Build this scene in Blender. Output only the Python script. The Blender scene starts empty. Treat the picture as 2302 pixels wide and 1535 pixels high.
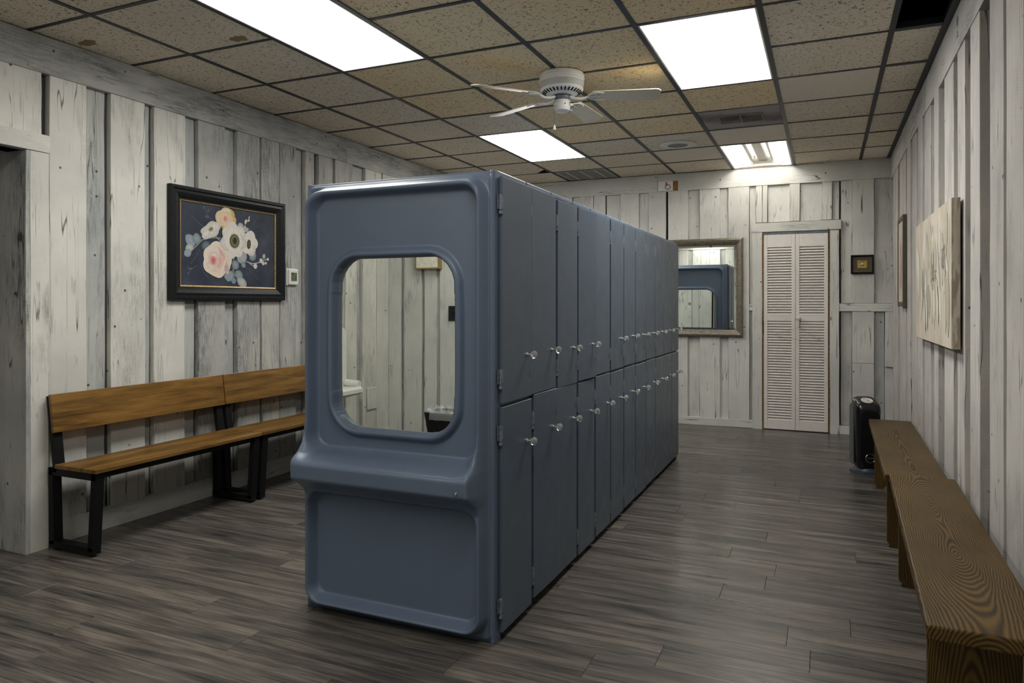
import bpy, bmesh, math, random
import numpy as np
from mathutils import Vector, Matrix
random.seed(7)
PI = math.pi
S = bpy.context.scene
COL = S.collection

# ------------------------------------------------------------------ camera, world, exposure
cam_d = bpy.data.cameras.new('camera')
cam_d.sensor_width = 36.0
cam_d.lens = 1598.7 / 2302 * 36.0
cam_d.shift_y = -84.0 / 2302
cam_d.clip_start = 0.02
cam = bpy.data.objects.new('camera', cam_d)
COL.objects.link(cam)
cam.location = (0, 0, 1.305)
cam.rotation_euler = (PI / 2, 0, 0.4149)
S.camera = cam
w = bpy.data.worlds.new('world')
S.world = w
w.use_nodes = True
w.node_tree.nodes['Background'].inputs[0].default_value = (0.01, 0.012, 0.015, 1)
w.node_tree.nodes['Background'].inputs[1].default_value = 0.0
S.view_settings.view_transform = 'Standard'
S.view_settings.look = 'None'
S.view_settings.gamma = 1.0
S.view_settings.use_curve_mapping = False
S.view_settings.exposure = 0.32
S.cycles.max_bounces = 6
S.cycles.diffuse_bounces = 4
S.cycles.glossy_bounces = 4
S.cycles.transmission_bounces = 5
S.cycles.caustics_reflective = False
S.cycles.caustics_refractive = False
S.cycles.use_light_tree = False
PANEL = 16.0          # emission of a lit ceiling diffuser
TUBE = 20.0          # emission of a bare fluorescent tube

XL, XR, YB, YN, H = -3.86, 0.648, 7.90, -0.83, 2.74   # room shell

# ------------------------------------------------------------------ helpers
def link(o, parent=None):
    COL.objects.link(o)
    if parent is not None:
        o.parent = parent
    return o

def tag(o, label=None, cat=None, group=None, kind=None):
    if label: o['label'] = label
    if cat: o['category'] = cat
    if group: o['group'] = group
    if kind: o['kind'] = kind
    return o

def empty(name, loc=(0, 0, 0), rz=0.0, parent=None):
    o = bpy.data.objects.new(name, None)
    o.empty_display_size = 0.1
    o.location = loc
    o.rotation_euler = (0, 0, rz)
    return link(o, parent)

def mesh_from(bm, smooth=False, angle=None):
    me = bpy.data.meshes.new('mesh')
    bmesh.ops.recalc_face_normals(bm, faces=bm.faces)
    if smooth:
        for f in bm.faces: f.smooth = True
        if angle is not None:
            for e in bm.edges:
                if len(e.link_faces) == 2 and e.calc_face_angle(0) > angle:
                    e.smooth = False
    bm.to_mesh(me)
    bm.free()
    return me

def obj(name, data, mat, parent=None, loc=None, rot=None, smooth=False, angle=0.7):
    if isinstance(data, bmesh.types.BMesh):
        data = mesh_from(data, smooth, angle)
    o = bpy.data.objects.new(name, data)
    if mat is not None and len(data.materials) == 0:
        data.materials.append(mat)
    if loc is not None: o.location = loc
    if rot is not None: o.rotation_euler = rot
    return link(o, parent)

def newbm():
    return bmesh.new()

def box(bm, a, b, bevel=0.0, seg=2):
    r = bmesh.ops.create_cube(bm, size=1.0)
    vs = r['verts']
    for v in vs:
        v.co = Vector([a[i] + (v.co[i] + 0.5) * (b[i] - a[i]) for i in range(3)])
    if bevel > 0:
        es = list({e for v in vs for e in v.link_edges})
        bmesh.ops.bevel(bm, geom=es, offset=bevel, segments=seg, profile=0.5, affect='EDGES')
    return bm

def bbox(a, b, bevel=0.0, seg=2):
    return box(newbm(), a, b, bevel, seg)

def lathe(bm, prof, n=32, center=(0, 0, 0), axis='Z', cap=True):
    """prof: list of (r, h)"""
    rings = []
    for r, h in prof:
        ring = []
        for k in range(n):
            t = 2 * PI * k / n
            p = (r * math.cos(t), r * math.sin(t), h)
            if axis == 'X': p = (p[2], p[0], p[1])
            if axis == 'Y': p = (p[1], p[2], p[0])
            ring.append(bm.verts.new((p[0] + center[0], p[1] + center[1], p[2] + center[2])))
        rings.append(ring)
    for i in range(len(rings) - 1):
        for k in range(n):
            bm.faces.new((rings[i][k], rings[i][(k + 1) % n], rings[i + 1][(k + 1) % n], rings[i + 1][k]))
    if cap:
        bm.faces.new(rings[0]); bm.faces.new(rings[-1])
    return bm

def tube(bm, pts, r, n=10, closed=False, cap=True):
    pts = [Vector(p) for p in pts]
    rings = []
    N = len(pts)
    up = None
    for i, p in enumerate(pts):
        if closed:
            d = pts[(i + 1) % N] - pts[i - 1]
        else:
            d = pts[min(i + 1, N - 1)] - pts[max(i - 1, 0)]
        d.normalize()
        if up is None:
            up = Vector((0, 0, 1)) if abs(d.z) < 0.9 else Vector((1, 0, 0))
        a = d.cross(up)
        if a.length < 1e-5: a = d.cross(Vector((0.3, 1, 0.2)))
        a.normalize(); b = a.cross(d).normalized(); up = b
        rr = r[i] if isinstance(r, (list, tuple)) else r
        rings.append([bm.verts.new(p + a * rr * math.cos(2 * PI * k / n) + b * rr * math.sin(2 * PI * k / n)) for k in range(n)])
    M = N if closed else N - 1
    for i in range(M):
        A, B = rings[i], rings[(i + 1) % N]
        for k in range(n):
            bm.faces.new((A[k], A[(k + 1) % n], B[(k + 1) % n], B[k]))
    if cap and not closed:
        bm.faces.new(rings[0]); bm.faces.new(rings[-1])
    return bm

def bar(bm, p, q, wx, wy, ref=(0, 1, 0), bevel=0.0):
    """rectangular bar from p to q; ref is the direction of its wy side"""
    p, q = Vector(p), Vector(q)
    d = (q - p).normalized(); b = Vector(ref); b = (b - d * b.dot(d)).normalized(); a = d.cross(b)
    vs = []
    for e in (p, q):
        for sx, sy in ((-1, -1), (1, -1), (1, 1), (-1, 1)):
            vs.append(bm.verts.new(e + a * sx * wx / 2 + b * sy * wy / 2))
    fs = [(0, 1, 2, 3), (4, 7, 6, 5), (0, 4, 5, 1), (1, 5, 6, 2), (2, 6, 7, 3), (3, 7, 4, 0)]
    for f in fs: bm.faces.new([vs[i] for i in f])
    return bm

def prism(bm, poly, y0, y1, plane='XZ'):
    """extrude a 2-D polygon; plane XZ extrudes along Y, XY along Z, YZ along X"""
    def P(u, v, t):
        return {'XZ': (u, t, v), 'XY': (u, v, t), 'YZ': (t, u, v)}[plane]
    A = [bm.verts.new(P(u, v, y0)) for u, v in poly]
    B = [bm.verts.new(P(u, v, y1)) for u, v in poly]
    n = len(poly)
    bm.faces.new(A); bm.faces.new(B[::-1])
    for k in range(n):
        bm.faces.new((A[k], A[(k + 1) % n], B[(k + 1) % n], B[k]))
    return bm

def rrect(cx, cz, hx, hz, r, n=8):
    out = []
    for k, (sx, sz) in enumerate(((1, 1), (-1, 1), (-1, -1), (1, -1))):
        for i in range(n + 1):
            t = PI / 2 * (k + i / n)
            out.append((cx + sx * (hx - r) + r * math.cos(t), cz + sz * (hz - r) + r * math.sin(t)))
    return out

# ------------------------------------------------------------------ materials
class NT:
    def __init__(s, name):
        s.m = bpy.data.materials.new(name)
        s.m.use_nodes = True
        s.t = s.m.node_tree
        s.b = s.t.nodes['Principled BSDF']
    def n(s, typ, **kw):
        nd = s.t.nodes.new('ShaderNode' + typ)
        for k, v in kw.items():
            if k.startswith('i_'):
                key = k[2:]
                nd.inputs[int(key) if key.isdigit() else key].default_value = v
            else:
                setattr(nd, k, v)
        return nd
    def l(s, a, b):
        s.t.links.new(a, b)
    def math(s, op, a, b=None, clamp=False):
        nd = s.n('Math', operation=op, use_clamp=clamp)
        for i, v in enumerate((a, b)):
            if v is None: continue
            if isinstance(v, (int, float)): nd.inputs[i].default_value = v
            else: s.l(v, nd.inputs[i])
        return nd.outputs[0]
    def ramp(s, fac, stops):
        nd = s.n('ValToRGB')
        el = nd.color_ramp.elements
        while len(el) < len(stops): el.new(0.5)
        for e, (p, c) in zip(el, stops):
            e.position = p
            e.color = (c, c, c, 1) if isinstance(c, (int, float)) else (*c, 1)
        s.l(fac, nd.inputs[0])
        return nd.outputs[0]
    def mix(s, fac, a, b, mode='MIX'):
        nd = s.n('Mix', data_type='RGBA', blend_type=mode)
        for sock, v in ((nd.inputs[0], fac), (nd.inputs[6], a), (nd.inputs[7], b)):
            if isinstance(v, (int, float)): sock.default_value = v
            elif isinstance(v, tuple): sock.default_value = (*v, 1)
            else: s.l(v, sock)
        return nd.outputs[2]
    def coords(s, scale=(1, 1, 1), rnd=30.0, rot=(0, 0, 0)):
        tc = s.n('TexCoord'); oi = s.n('ObjectInfo')
        mp = s.n('Mapping'); mp.inputs['Scale'].default_value = scale; mp.inputs['Rotation'].default_value = rot
        s.l(tc.outputs['Object'], mp.inputs[0])
        cb = s.n('CombineXYZ')
        r = s.math('MULTIPLY', oi.outputs['Random'], rnd)
        s.l(r, cb.inputs[0]); s.l(s.math('MULTIPLY', r, 1.7), cb.inputs[1]); s.l(s.math('MULTIPLY', r, 0.6), cb.inputs[2])
        ad = s.n('VectorMath', operation='ADD')
        s.l(mp.outputs[0], ad.inputs[0]); s.l(cb.outputs[0], ad.inputs[1])
        return ad.outputs[0]
    def noise(s, vec, scale=5, detail=4, rough=0.55, dist=0.0):
        nd = s.n('TexNoise'); nd.inputs['Scale'].default_value = scale; nd.inputs['Detail'].default_value = detail
        nd.inputs['Roughness'].default_value = rough; nd.inputs['Distortion'].default_value = dist
        s.l(vec, nd.inputs['Vector'])
        return nd.outputs[0]
    def bump(s, h, strength=0.3, dist=0.002):
        nd = s.n('Bump'); nd.inputs['Strength'].default_value = strength; nd.inputs['Distance'].default_value = dist
        s.l(h, nd.inputs['Height']); s.l(nd.outputs[0], s.b.inputs['Normal'])
    def out(s, col=None, rough=0.5, metal=0.0, spec=0.5):
        if col is not None:
            if isinstance(col, tuple): s.b.inputs['Base Color'].default_value = (*col, 1)
            else: s.l(col, s.b.inputs['Base Color'])
        if isinstance(rough, (int, float)): s.b.inputs['Roughness'].default_value = rough
        else: s.l(rough, s.b.inputs['Roughness'])
        s.b.inputs['Metallic'].default_value = metal
        s.b.inputs['Specular IOR Level'].default_value = spec
        return s.m

def plain(name, col, rough=0.5, metal=0.0, spec=0.5, var=0.12, scale=20):
    t = NT(name)
    v = t.coords((1, 1, 1))
    f = t.noise(v, scale, 5)
    c = t.mix(t.ramp(f, [(0.3, 0.0), (0.7, 1.0)]), tuple(x * (1 - var) for x in col), tuple(min(1, x * (1 + var)) for x in col))
    return t.out(c, rough, metal, spec)

def whitewash(name, light, grey, dark, wear=0.5, blue=0.0):
    """rough-sawn whitewashed board; local x = width, z = length"""
    t = NT(name)
    v = t.coords((1, 1, 1), rnd=40)
    vs = t.coords((1, 1, 0.10), rnd=40)       # stretched along the board
    vp = t.coords((1.0, 1, 0.30), rnd=25)
    tone = t.noise(v, 2.2, 4, 0.6)
    base = t.mix(t.ramp(tone, [(0.35, 0.0), (0.65, 1.0)]), grey, light)
    oi = t.n('ObjectInfo')
    base = t.mix(t.math('MULTIPLY', oi.outputs['Random'], 0.35), base, tuple(g * 0.92 for g in grey))
    # saw arcs
    wv = t.n('TexWave', wave_type='RINGS', rings_direction='Y', wave_profile='SIN')
    wv.inputs['Scale'].default_value = 42; wv.inputs['Distortion'].default_value = 1.2
    wv.inputs['Detail'].default_value = 2; wv.inputs['Detail Scale'].default_value = 1.5
    mp = t.n('Mapping'); mp.inputs['Location'].default_value = (0.55, 0, 0.35); mp.inputs['Scale'].default_value = (1, 0.0, 1)
    tc = t.n('TexCoord'); t.l(tc.outputs['Object'], mp.inputs[0]); t.l(mp.outputs[0], wv.inputs['Vector'])
    sawmask = t.ramp(t.noise(v, 3.5, 2), [(0.42, 0.0), (0.62, 1.0)])
    saw = t.ramp(wv.outputs[0], [(0.0, 1.0), (0.35, 0.0)])
    sawf = t.math('MULTIPLY', saw, sawmask)
    base = t.mix(t.math('MULTIPLY', sawf, 0.20 + 0.14 * wear), base, dark)
    # worn streaks showing the old grey wood
    st = t.noise(vs, 95, 5, 0.65)
    st2 = t.noise(v, 120, 3, 0.7)
    region = t.ramp(t.noise(vp, 4.0, 3, 0.6, 0.4), [(0.66 - 0.22 * wear, 0.0), (0.86 - 0.16 * wear, 1.0)])
    stm = t.ramp(t.math('ADD', t.math('MULTIPLY', st, 0.7), t.math('MULTIPLY', st2, 0.3)), [(0.40, 0.0), (0.60, 1.0)])
    worn = t.math('MULTIPLY', region, stm)
    base = t.mix(t.math('MULTIPLY', worn, 0.88), base, dark)
    # long fine grain
    gr = t.ramp(t.noise(vs, 45, 4, 0.6, 0.3), [(0.30, 1.0), (0.40, 0.0)])
    base = t.mix(t.math('MULTIPLY', gr, 0.30), base, dark)
    # nail holes and pin knots
    vo = t.n('TexVoronoi', feature='F1'); vo.inputs['Scale'].default_value = 7.5
    t.l(v, vo.inputs['Vector'])
    hole = t.ramp(vo.outputs['Distance'], [(0.045, 1.0), (0.075, 0.0)])
    base = t.mix(t.math('MULTIPLY', hole, 0.85), base, (0.02, 0.02, 0.022))
    vk = t.n('TexVoronoi', feature='F1'); vk.inputs['Scale'].default_value = 1.6
    t.l(v, vk.inputs['Vector'])
    knot = t.ramp(t.math('ADD', vk.outputs['Distance'], t.math('MULTIPLY', st2, 0.05)), [(0.055, 1.0), (0.08, 0.0)])
    base = t.mix(t.math('MULTIPLY', knot, 0.8), base, (0.03, 0.03, 0.032))
    # long drying cracks
    crk = t.noise(t.coords((1, 1, 0.045), rnd=40), 13, 2, 0.5, 0.25)
    crack = t.math('MULTIPLY', t.ramp(t.math('ABSOLUTE', t.math('SUBTRACT', crk, 0.5)), [(0.0022, 1.0), (0.0060, 0.0)]), t.ramp(tone, [(0.50, 0.0), (0.56, 1.0)]))
    base = t.mix(t.math('MULTIPLY', crack, 0.9), base, (0.02, 0.021, 0.024))
    t.bump(saw, 0.25, 0.0015)
    return t.out(base, 0.75, 0, 0.25)

M = {}
WARM = (0.70, 0.68, 0.625); GREY = (0.56, 0.55, 0.515); DARK = (0.055, 0.065, 0.075)
M['board'] = whitewash('whitewashed_board', WARM, GREY, DARK, 0.5)
M['board_back'] = whitewash('whitewashed_board_clean', (0.69, 0.685, 0.65), (0.57, 0.57, 0.545), DARK, 0.2)
M['board_shaded'] = whitewash('whitewashed_board_shaded', (0.52, 0.515, 0.48), (0.36, 0.375, 0.37), DARK, 0.75)  # board wash darkened to paint in the shade on set-back boards
M['board_worn'] = whitewash('whitewashed_board_worn', (0.54, 0.52, 0.47), (0.36, 0.365, 0.35), DARK, 1.15)
M['board_right'] = whitewash('pinkish_grey_dimmed_board', (0.58, 0.55, 0.515), (0.45, 0.43, 0.41), DARK, 0.45)  # pinkish grey wash, taken darker to paint in this wall's weaker light
M['backing'] = plain('dark_wall_backing', (0.05, 0.055, 0.06), 0.9)

def floor_mat():
    t = NT('grey_vinyl_plank')
    v = t.coords((0.55, 6.0, 1), rnd=30)
    v2 = t.coords((1.2, 34, 1), rnd=30)
    a = t.noise(v, 3.0, 6, 0.6, 0.6)
    b = t.noise(v2, 3.0, 5, 0.6)
    f = t.math('ADD', t.math('MULTIPLY', a, 0.6), t.math('MULTIPLY', b, 0.4))
    c = t.ramp(f, [(0.36, (0.020, 0.020, 0.020)), (0.49, (0.082, 0.073, 0.064)), (0.62, (0.185, 0.160, 0.134))])
    oi = t.n('ObjectInfo')
    c = t.mix(t.math('MULTIPLY', oi.outputs['Random'], 0.30), c, (0.052, 0.047, 0.042))
    r = t.ramp(t.noise(v, 4, 3), [(0.3, 0.25), (0.7, 0.37)])
    return t.out(c, r, 0, 0.5)
M['floor'] = floor_mat()
M['subfloor'] = plain('dark_subfloor', (0.02, 0.02, 0.02), 0.9)

def tile_mat(name, a, b, pits=1.0):
    t = NT(name)
    v = t.coords((1, 1, 1), rnd=60)
    tone = t.noise(v, 3, 3)
    c = t.mix(tone, a, b)
    p1 = t.noise(v, 62, 3, 0.65, 0.8)
    pit = t.ramp(p1, [(0.37, 1.0), (0.43, 0.0)])
    c = t.mix(t.math('MULTIPLY', pit, 0.8 * pits), c, (0.03, 0.026, 0.02))
    oi = t.n('ObjectInfo')
    c = t.mix(t.math('MULTIPLY', oi.outputs['Random'], 0.22), c, tuple(x * 0.8 for x in a))
    return t.out(c, 0.9, 0, 0.2)
M['tile'] = tile_mat('acoustic_tile', (0.74, 0.66, 0.53), (0.82, 0.74, 0.61))
M['tile_yellow'] = tile_mat('yellowed_acoustic_tile', (0.84, 0.66, 0.39), (0.88, 0.72, 0.47))
M['tile_plain'] = tile_mat('smooth_acoustic_tile', (0.78, 0.71, 0.60), (0.84, 0.77, 0.66), 0.25)
M['tee'] = plain('dark_grid_metal', (0.012, 0.015, 0.020), 0.5, 0, 0.4)
M['stain'] = plain('brown_water_stain', (0.26, 0.19, 0.09), 0.9)

def fibre_mat(name, col, rough, bumpy=0.15):
    t = NT(name)
    v = t.coords((1, 1, 1))
    f = t.noise(v, 3, 4)
    c = t.mix(f, tuple(x * 0.86 for x in col), tuple(x * 1.12 for x in col))
    g = t.noise(v, 260, 2) if bumpy else None
    r = t.ramp(t.noise(v, 9, 4), [(0.3, rough - 0.05), (0.7, rough + 0.08)])
    if bumpy: t.bump(g, bumpy, 0.0012)
    return t.out(c, r, 0, 0.5)
BLUE = (0.110, 0.149, 0.218)
M['blue'] = fibre_mat('blue_grey_moulded_fibreglass', BLUE, 0.40, 0.0)
M['door_blue'] = fibre_mat('blue_grey_painted_door', (0.076, 0.102, 0.140), 0.36, 0.0)
M['hinge'] = plain('painted_hinge_with_rust', (0.17, 0.19, 0.23), 0.45, 0.3, 0.5, 0.4, 60)
M['rust'] = plain('rusty_steel', (0.16, 0.08, 0.035), 0.7, 0.2, 0.4, 0.5, 90)
def mirror_mat():
    t = NT('mirror_glass'); return t.out((0.90, 0.94, 0.91), 0.0, 1.0, 0.5)
M['mirror'] = mirror_mat()
def glass_mat():
    t = NT('clear_acrylic')
    t.b.inputs['Transmission Weight'].default_value = 0.78
    t.b.inputs['IOR'].default_value = 1.49
    return t.out((0.97, 0.98, 0.98), 0.02, 0, 0.5)
M['glass'] = glass_mat()
M['chrome'] = plain('chrome', (0.75, 0.76, 0.78), 0.18, 1.0, 0.5, 0.05)
M['white'] = plain('white_painted_metal', (0.68, 0.66, 0.62), 0.4, 0, 0.5, 0.06)
M['white_plastic'] = plain('white_plastic', (0.66, 0.66, 0.62), 0.35, 0, 0.5, 0.04)
M['door_white'] = plain('white_louvre_paint', (0.72, 0.68, 0.65), 0.5, 0, 0.4, 0.04)
M['black'] = plain('black_steel', (0.007, 0.0075, 0.008), 0.5, 0, 0.18)
M['black_gloss'] = plain('black_gloss_plastic', (0.008, 0.009, 0.011), 0.25, 0, 0.5)
M['black_frame'] = plain('black_distressed_frame', (0.008, 0.009, 0.010), 0.40, 0, 0.20, 0.5, 60)
M['gold'] = plain('aged_gold', (0.36, 0.25, 0.11), 0.45, 0.6, 0.5, 0.4, 120)
M['grey_plastic'] = plain('dark_grey_plastic', (0.10, 0.105, 0.11), 0.4)
M['slate'] = plain('blue_grey_base_plastic', (0.05, 0.062, 0.085), 0.4)
M['brown_wood'] = plain('bare_brown_wood', (0.22, 0.105, 0.03), 0.7, 0, 0.3, 0.5, 50)
M['red'] = plain('red_wire', (0.45, 0.04, 0.03), 0.5)
M['screen'] = plain('dull_green_screen', (0.10, 0.13, 0.075), 0.25, 0, 0.5, 0.5, 30)

def lumber(name, a, b, c, rough=0.5):
    """flat-sawn stained plank, grain along local x: growth rings cut at a shallow, wandering depth"""
    t = NT(name)
    tc = t.n('TexCoord'); sp = t.n('SeparateXYZ')
    v = t.coords((1, 1, 1), rnd=9)
    t.l(v, sp.inputs[0])
    so = t.n('SeparateXYZ'); t.l(tc.outputs['Object'], so.inputs[0])
    low = t.noise(t.coords((1, 0.6, 0.6), rnd=9), 0.75, 1, 0.4)
    mid = t.noise(t.coords((0.35, 1.5, 1.5), rnd=9), 9, 2, 0.5)
    depth = t.math('ADD', t.math('MULTIPLY', t.math('SUBTRACT', low, 0.42), 0.40), t.math('MULTIPLY', so.outputs[2], 0.6))
    yy = t.math('ADD', so.outputs[1], t.math('MULTIPLY', t.math('SUBTRACT', mid, 0.5), 0.035))
    r = t.math('SQRT', t.math('ADD', t.math('MULTIPLY', yy, yy), t.math('MULTIPLY', depth, depth)))
    ring = t.math('SINE', t.math('MULTIPLY', r, 880.0))
    fine = t.noise(t.coords((0.05, 1, 1), rnd=9), 150, 3, 0.6)
    blot = t.noise(t.coords((0.5, 1, 1), rnd=9), 6, 3)
    f = t.math('ADD', t.math('MULTIPLY', t.math('ADD', t.math('MULTIPLY', ring, 0.5), 0.5), 0.42), t.math('ADD', t.math('MULTIPLY', fine, 0.25), t.math('MULTIPLY', blot, 0.33)))
    col = t.ramp(f, [(0.24, a), (0.50, b), (0.78, c)])
    return t.out(col, rough, 0, 0.30)
M['dark_bench'] = lumber('dark_stained_fir', (0.020, 0.012, 0.004), (0.074, 0.043, 0.011), (0.140, 0.083, 0.020), 0.45)
def laminate():
    t = NT('honey_oak_laminate')
    v = t.coords((0.8, 8, 8), rnd=9)
    v2 = t.coords((3, 60, 60), rnd=9)
    n1 = t.noise(v, 2.4, 5, 0.62, 0.5)
    n2 = t.noise(v2, 2.0, 4, 0.6)
    f = t.math('ADD', t.math('MULTIPLY', n1, 0.72), t.math('MULTIPLY', n2, 0.28))
    col = t.ramp(f, [(0.30, (0.035, 0.016, 0.004)), (0.47, (0.15, 0.075, 0.016)), (0.66, (0.29, 0.155, 0.036))])
    return t.out(col, 0.36, 0, 0.5)
M['oak'] = laminate()

def emit(name, col, strength):
    t = NT(name)
    v = t.coords((1, 1, 1), rnd=0)
    f = t.noise(v, 60, 2)
    c = t.mix(t.math('MULTIPLY', f, 0.06), col, tuple(x * 0.9 for x in col))
    t.l(c, t.b.inputs['Emission Color'])
    t.b.inputs['Emission Strength'].default_value = strength
    return t.out((0.8, 0.8, 0.8), 0.5)
M['diffuser'] = emit('lit_acrylic_diffuser', (1.0, 0.985, 0.93), PANEL)
M['diffuser_fill_left'] = emit('fill_diffuser_left', (1.0, 0.97, 0.89), PANEL * 0.65)  # emitter of the added, unseen left panel behind the camera
M['diffuser_fill_right'] = emit('fill_diffuser_right', (1.0, 0.97, 0.89), PANEL * 0.60)  # emitter of the added, unseen right panel behind the camera
M['tube'] = emit('lit_fluorescent_tube', (1.0, 0.97, 0.89), TUBE)

def vcol(name, rough=0.6):
    t = NT(name)
    a = t.n('Attribute', attribute_name='Col')
    v = t.coords((1, 1, 1), rnd=0)
    f = t.ramp(t.noise(v, 70, 4, 0.6), [(0.3, 0.86), (0.7, 1.08)])
    c = t.mix(1.0, a.outputs['Color'], f, 'MULTIPLY')
    return t.out(c, rough, 0, 0.3)
M['paint'] = vcol('painted_pigment')

# ------------------------------------------------------------------ boards
def board_mesh(wd, ln, th, rough=0.002, seg=None, rnd=random):
    """plank with a slightly wavy sawn edge: x width, front at y=0, back y=th, z length"""
    n = seg or max(3, min(14, int(ln / 0.18)))
    bm = newbm()
    rows = []
    dl = dr = 0.0
    ch = min(0.0015, wd * 0.1)
    for i in range(n + 1):
        z = ln * i / n
        dl = dl * 0.6 + rnd.uniform(-rough, rough); dr = dr * 0.6 + rnd.uniform(-rough, rough)
        f = rnd.uniform(-0.0008, 0.0008)
        xl, xr = -wd / 2 + dl, wd / 2 + dr
        rows.append([bm.verts.new(p) for p in ((xl, th, z), (xl, f + ch, z), (xl + ch, f, z), (xr - ch, f, z), (xr, f + ch, z), (xr, th, z))])
    for i in range(n):
        A, B = rows[i], rows[i + 1]
        for k in range(5):
            bm.faces.new((A[k], A[k + 1], B[k + 1], B[k]))
    bm.faces.new(rows[0]); bm.faces.new(rows[-1])
    return mesh_from(bm)

WROT = {'left': PI / 2, 'right': -PI / 2, 'back': 0.0, 'front': PI}
def vboard(parent, side, a, b, z0, z1, face, th, mat, name='board', rough=0.002):
    """vertical board on a wall; a,b = extent along the wall axis; face = coordinate of its face"""
    c = (a + b) / 2; wd = abs(b - a)
    loc = {'left': (face, c, z0), 'right': (face, c, z0), 'back': (c, face, z0), 'front': (c, face, z0)}[side]
    return obj(name, board_mesh(wd, z1 - z0, th, rough), mat, parent, loc, (0, 0, WROT[side]))

def hboard(parent, side, a, b, z0, z1, face, th, mat, name='board', rough=0.002):
    """horizontal board: its length runs along the wall"""
    me = board_mesh(z1 - z0, abs(b - a), th, rough)
    lo = min(a, b) if side in ('left', 'back') else max(a, b)
    loc = {'left': (face, lo, (z0 + z1) / 2), 'right': (face, lo, (z0 + z1) / 2), 'back': (lo, face, (z0 + z1) / 2), 'front': (lo, face, (z0 + z1) / 2)}[side]
    o = obj(name, me, mat, parent, loc)
    R = Matrix.Rotation(WROT[side], 4, 'Z') @ Matrix.Rotation(PI / 2, 4, 'Y')
    o.rotation_euler = R.to_euler()
    return o

# ------------------------------------------------------------------ floor
fl = obj('floor', bbox((XL - 1.25, YN - 0.1, -0.06), (XR + 0.08, YB + 0.08, -0.006)), M['subfloor'])
tag(fl, 'grey brown wood look plank floor running across the room', 'floor', kind='structure')
PW = 0.178; PLN = 1.22
rows = int((YB - YN) / PW) + 1
plank_cache = {}
for r in range(rows):
    y0 = YN + r * PW; y1 = min(y0 + PW, YB)
    if y1 - y0 < 0.02: continue
    xlo = XL if not (0.55 < (y0 + y1) / 2 < 2.42) else XL - 1.1
    x = XL - 1.1 - random.uniform(0, PLN)
    while x < XR:
        a, b = max(x, xlo), min(x + PLN, XR)
        if b - a > 0.03:
            key = (round(b - a, 3), round(y1 - y0, 3))
            if key not in plank_cache:
                g = 0.0006
                bm = newbm()
                hx, hy = key[0] / 2 - g, key[1] / 2 - g
                box(bm, (-hx, -hy, -0.006), (hx, hy, 0), 0.0008, 1)
                plank_cache[key] = mesh_from(bm)
            obj('plank', plank_cache[key], M['floor'], fl, ((a + b) / 2, (y0 + y1) / 2, 0))
        x += PLN

# ------------------------------------------------------------------ ceiling grid
GX = [XL, -3.34, -2.73, -2.12, -1.51, -0.90, -0.29, 0.32, XR]
GY = [YN] + [3.606 + 0.61 * j for j in range(-7, 7)] + [YB]
bm = newbm()
t = 0.028
box(bm, (XL, YN, H - 0.004), (XL + 0.022, YB, H + 0.03))
box(bm, (0.550, YN, H - 0.005), (XR, YB, H + 0.03))
box(bm, (XL, YB - 0.022, H - 0.004), (XR, YB, H + 0.03))
box(bm, (XL, YN, H - 0.004), (XR, YN + 0.022, H + 0.03))
ce = obj('ceiling', bm, M['tee'])
tag(ce, 'drop ceiling of speckled tiles in a dark metal grid', 'ceiling', kind='structure')
for x in GX[1:-1]:
    obj('grid_bar', bbox((x - 0.0140, YN + 0.02, H - 0.003), (x + 0.0140, YB - 0.02, H + 0.035)), M['tee'], ce)
for j, y in enumerate(GY[1:-1]):
    for i in range(8):
        # fixtures two cells long need no cross bar through them
        a, b = GX[i] + 0.0142, GX[i + 1] - 0.0142
        jj = j - 7
        if (i, jj) in ((2, -1), (2, 4), (5, 1), (5, 6), (2, -6), (5, -4)): continue
        wdt = 0.0225 if i == 7 and jj in (1, 2) else 0.0120
        obj('cross_bar', bbox((a, y - wdt, H - 0.002), (b, y + wdt, H + 0.03)), M['tee'], ce)
LIGHT = {(2, -2), (2, -1), (2, 3), (2, 4), (5, 0), (5, 1), (5, 5), (5, 6), (2, -7), (2, -6), (5, -5), (5, -4)}
SKIP = {(7, 0), (5, 3), (2, 6)} | LIGHT
tcache = {}
for i in range(8):
    for r in range(15):
        jj = r - 8          # row jj spans 3.606+0.61*jj ...
        if (i, jj) in SKIP: continue
        a, b, c, d = GX[i] + 0.004, GX[i + 1] - 0.004, GY[r] + 0.004, GY[r + 1] - 0.004
        cx, cy = (a + b) / 2, (c + d) / 2
        dist = math.hypot((cx + 1.35) / 1.3, (cy - 4.0) / 1.9)
        m = M['tile_yellow'] if dist < 1.0 else M['tile']
        if (i, jj) in ((5, 4), (6, 2), (4, 5), (7, 6)): m = M['tile_plain']
        hx, hy = (b - a) / 2, (d - c) / 2
        if (i, jj) == (1, 5):   # tile with a broken corner
            bm = prism(newbm(), [(-hx, -hy), (hx, -hy), (hx, hy - 0.19), (hx - 0.17, hy), (-hx, hy)], 0, 0.016, 'XY')
            obj('tile', bm, m, ce, (cx, cy, H))
            continue
        key = (round(hx, 3), round(hy, 3), m.name)
        if key not in tcache:
            tcache[key] = mesh_from(bbox((-hx, -hy, 0), (hx, hy, 0.016)))
        dz = random.uniform(0.0, 0.003)
        obj('tile', tcache[key], m, ce, (cx, cy, H + dz))
for sx, sy in ((-3.713, 2.639), (-2.902, 2.924)):
    poly = []
    for k in range(18):
        tt = 2 * PI * k / 18
        poly.append((sx + (0.055 + random.uniform(-0.012, 0.012)) * math.cos(tt), sy + (0.035 + random.uniform(-0.009, 0.009)) * math.sin(tt)))
    obj('stain', prism(newbm(), poly, H - 0.0006, H + 0.001, 'XY'), M['stain'], ce)
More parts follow.
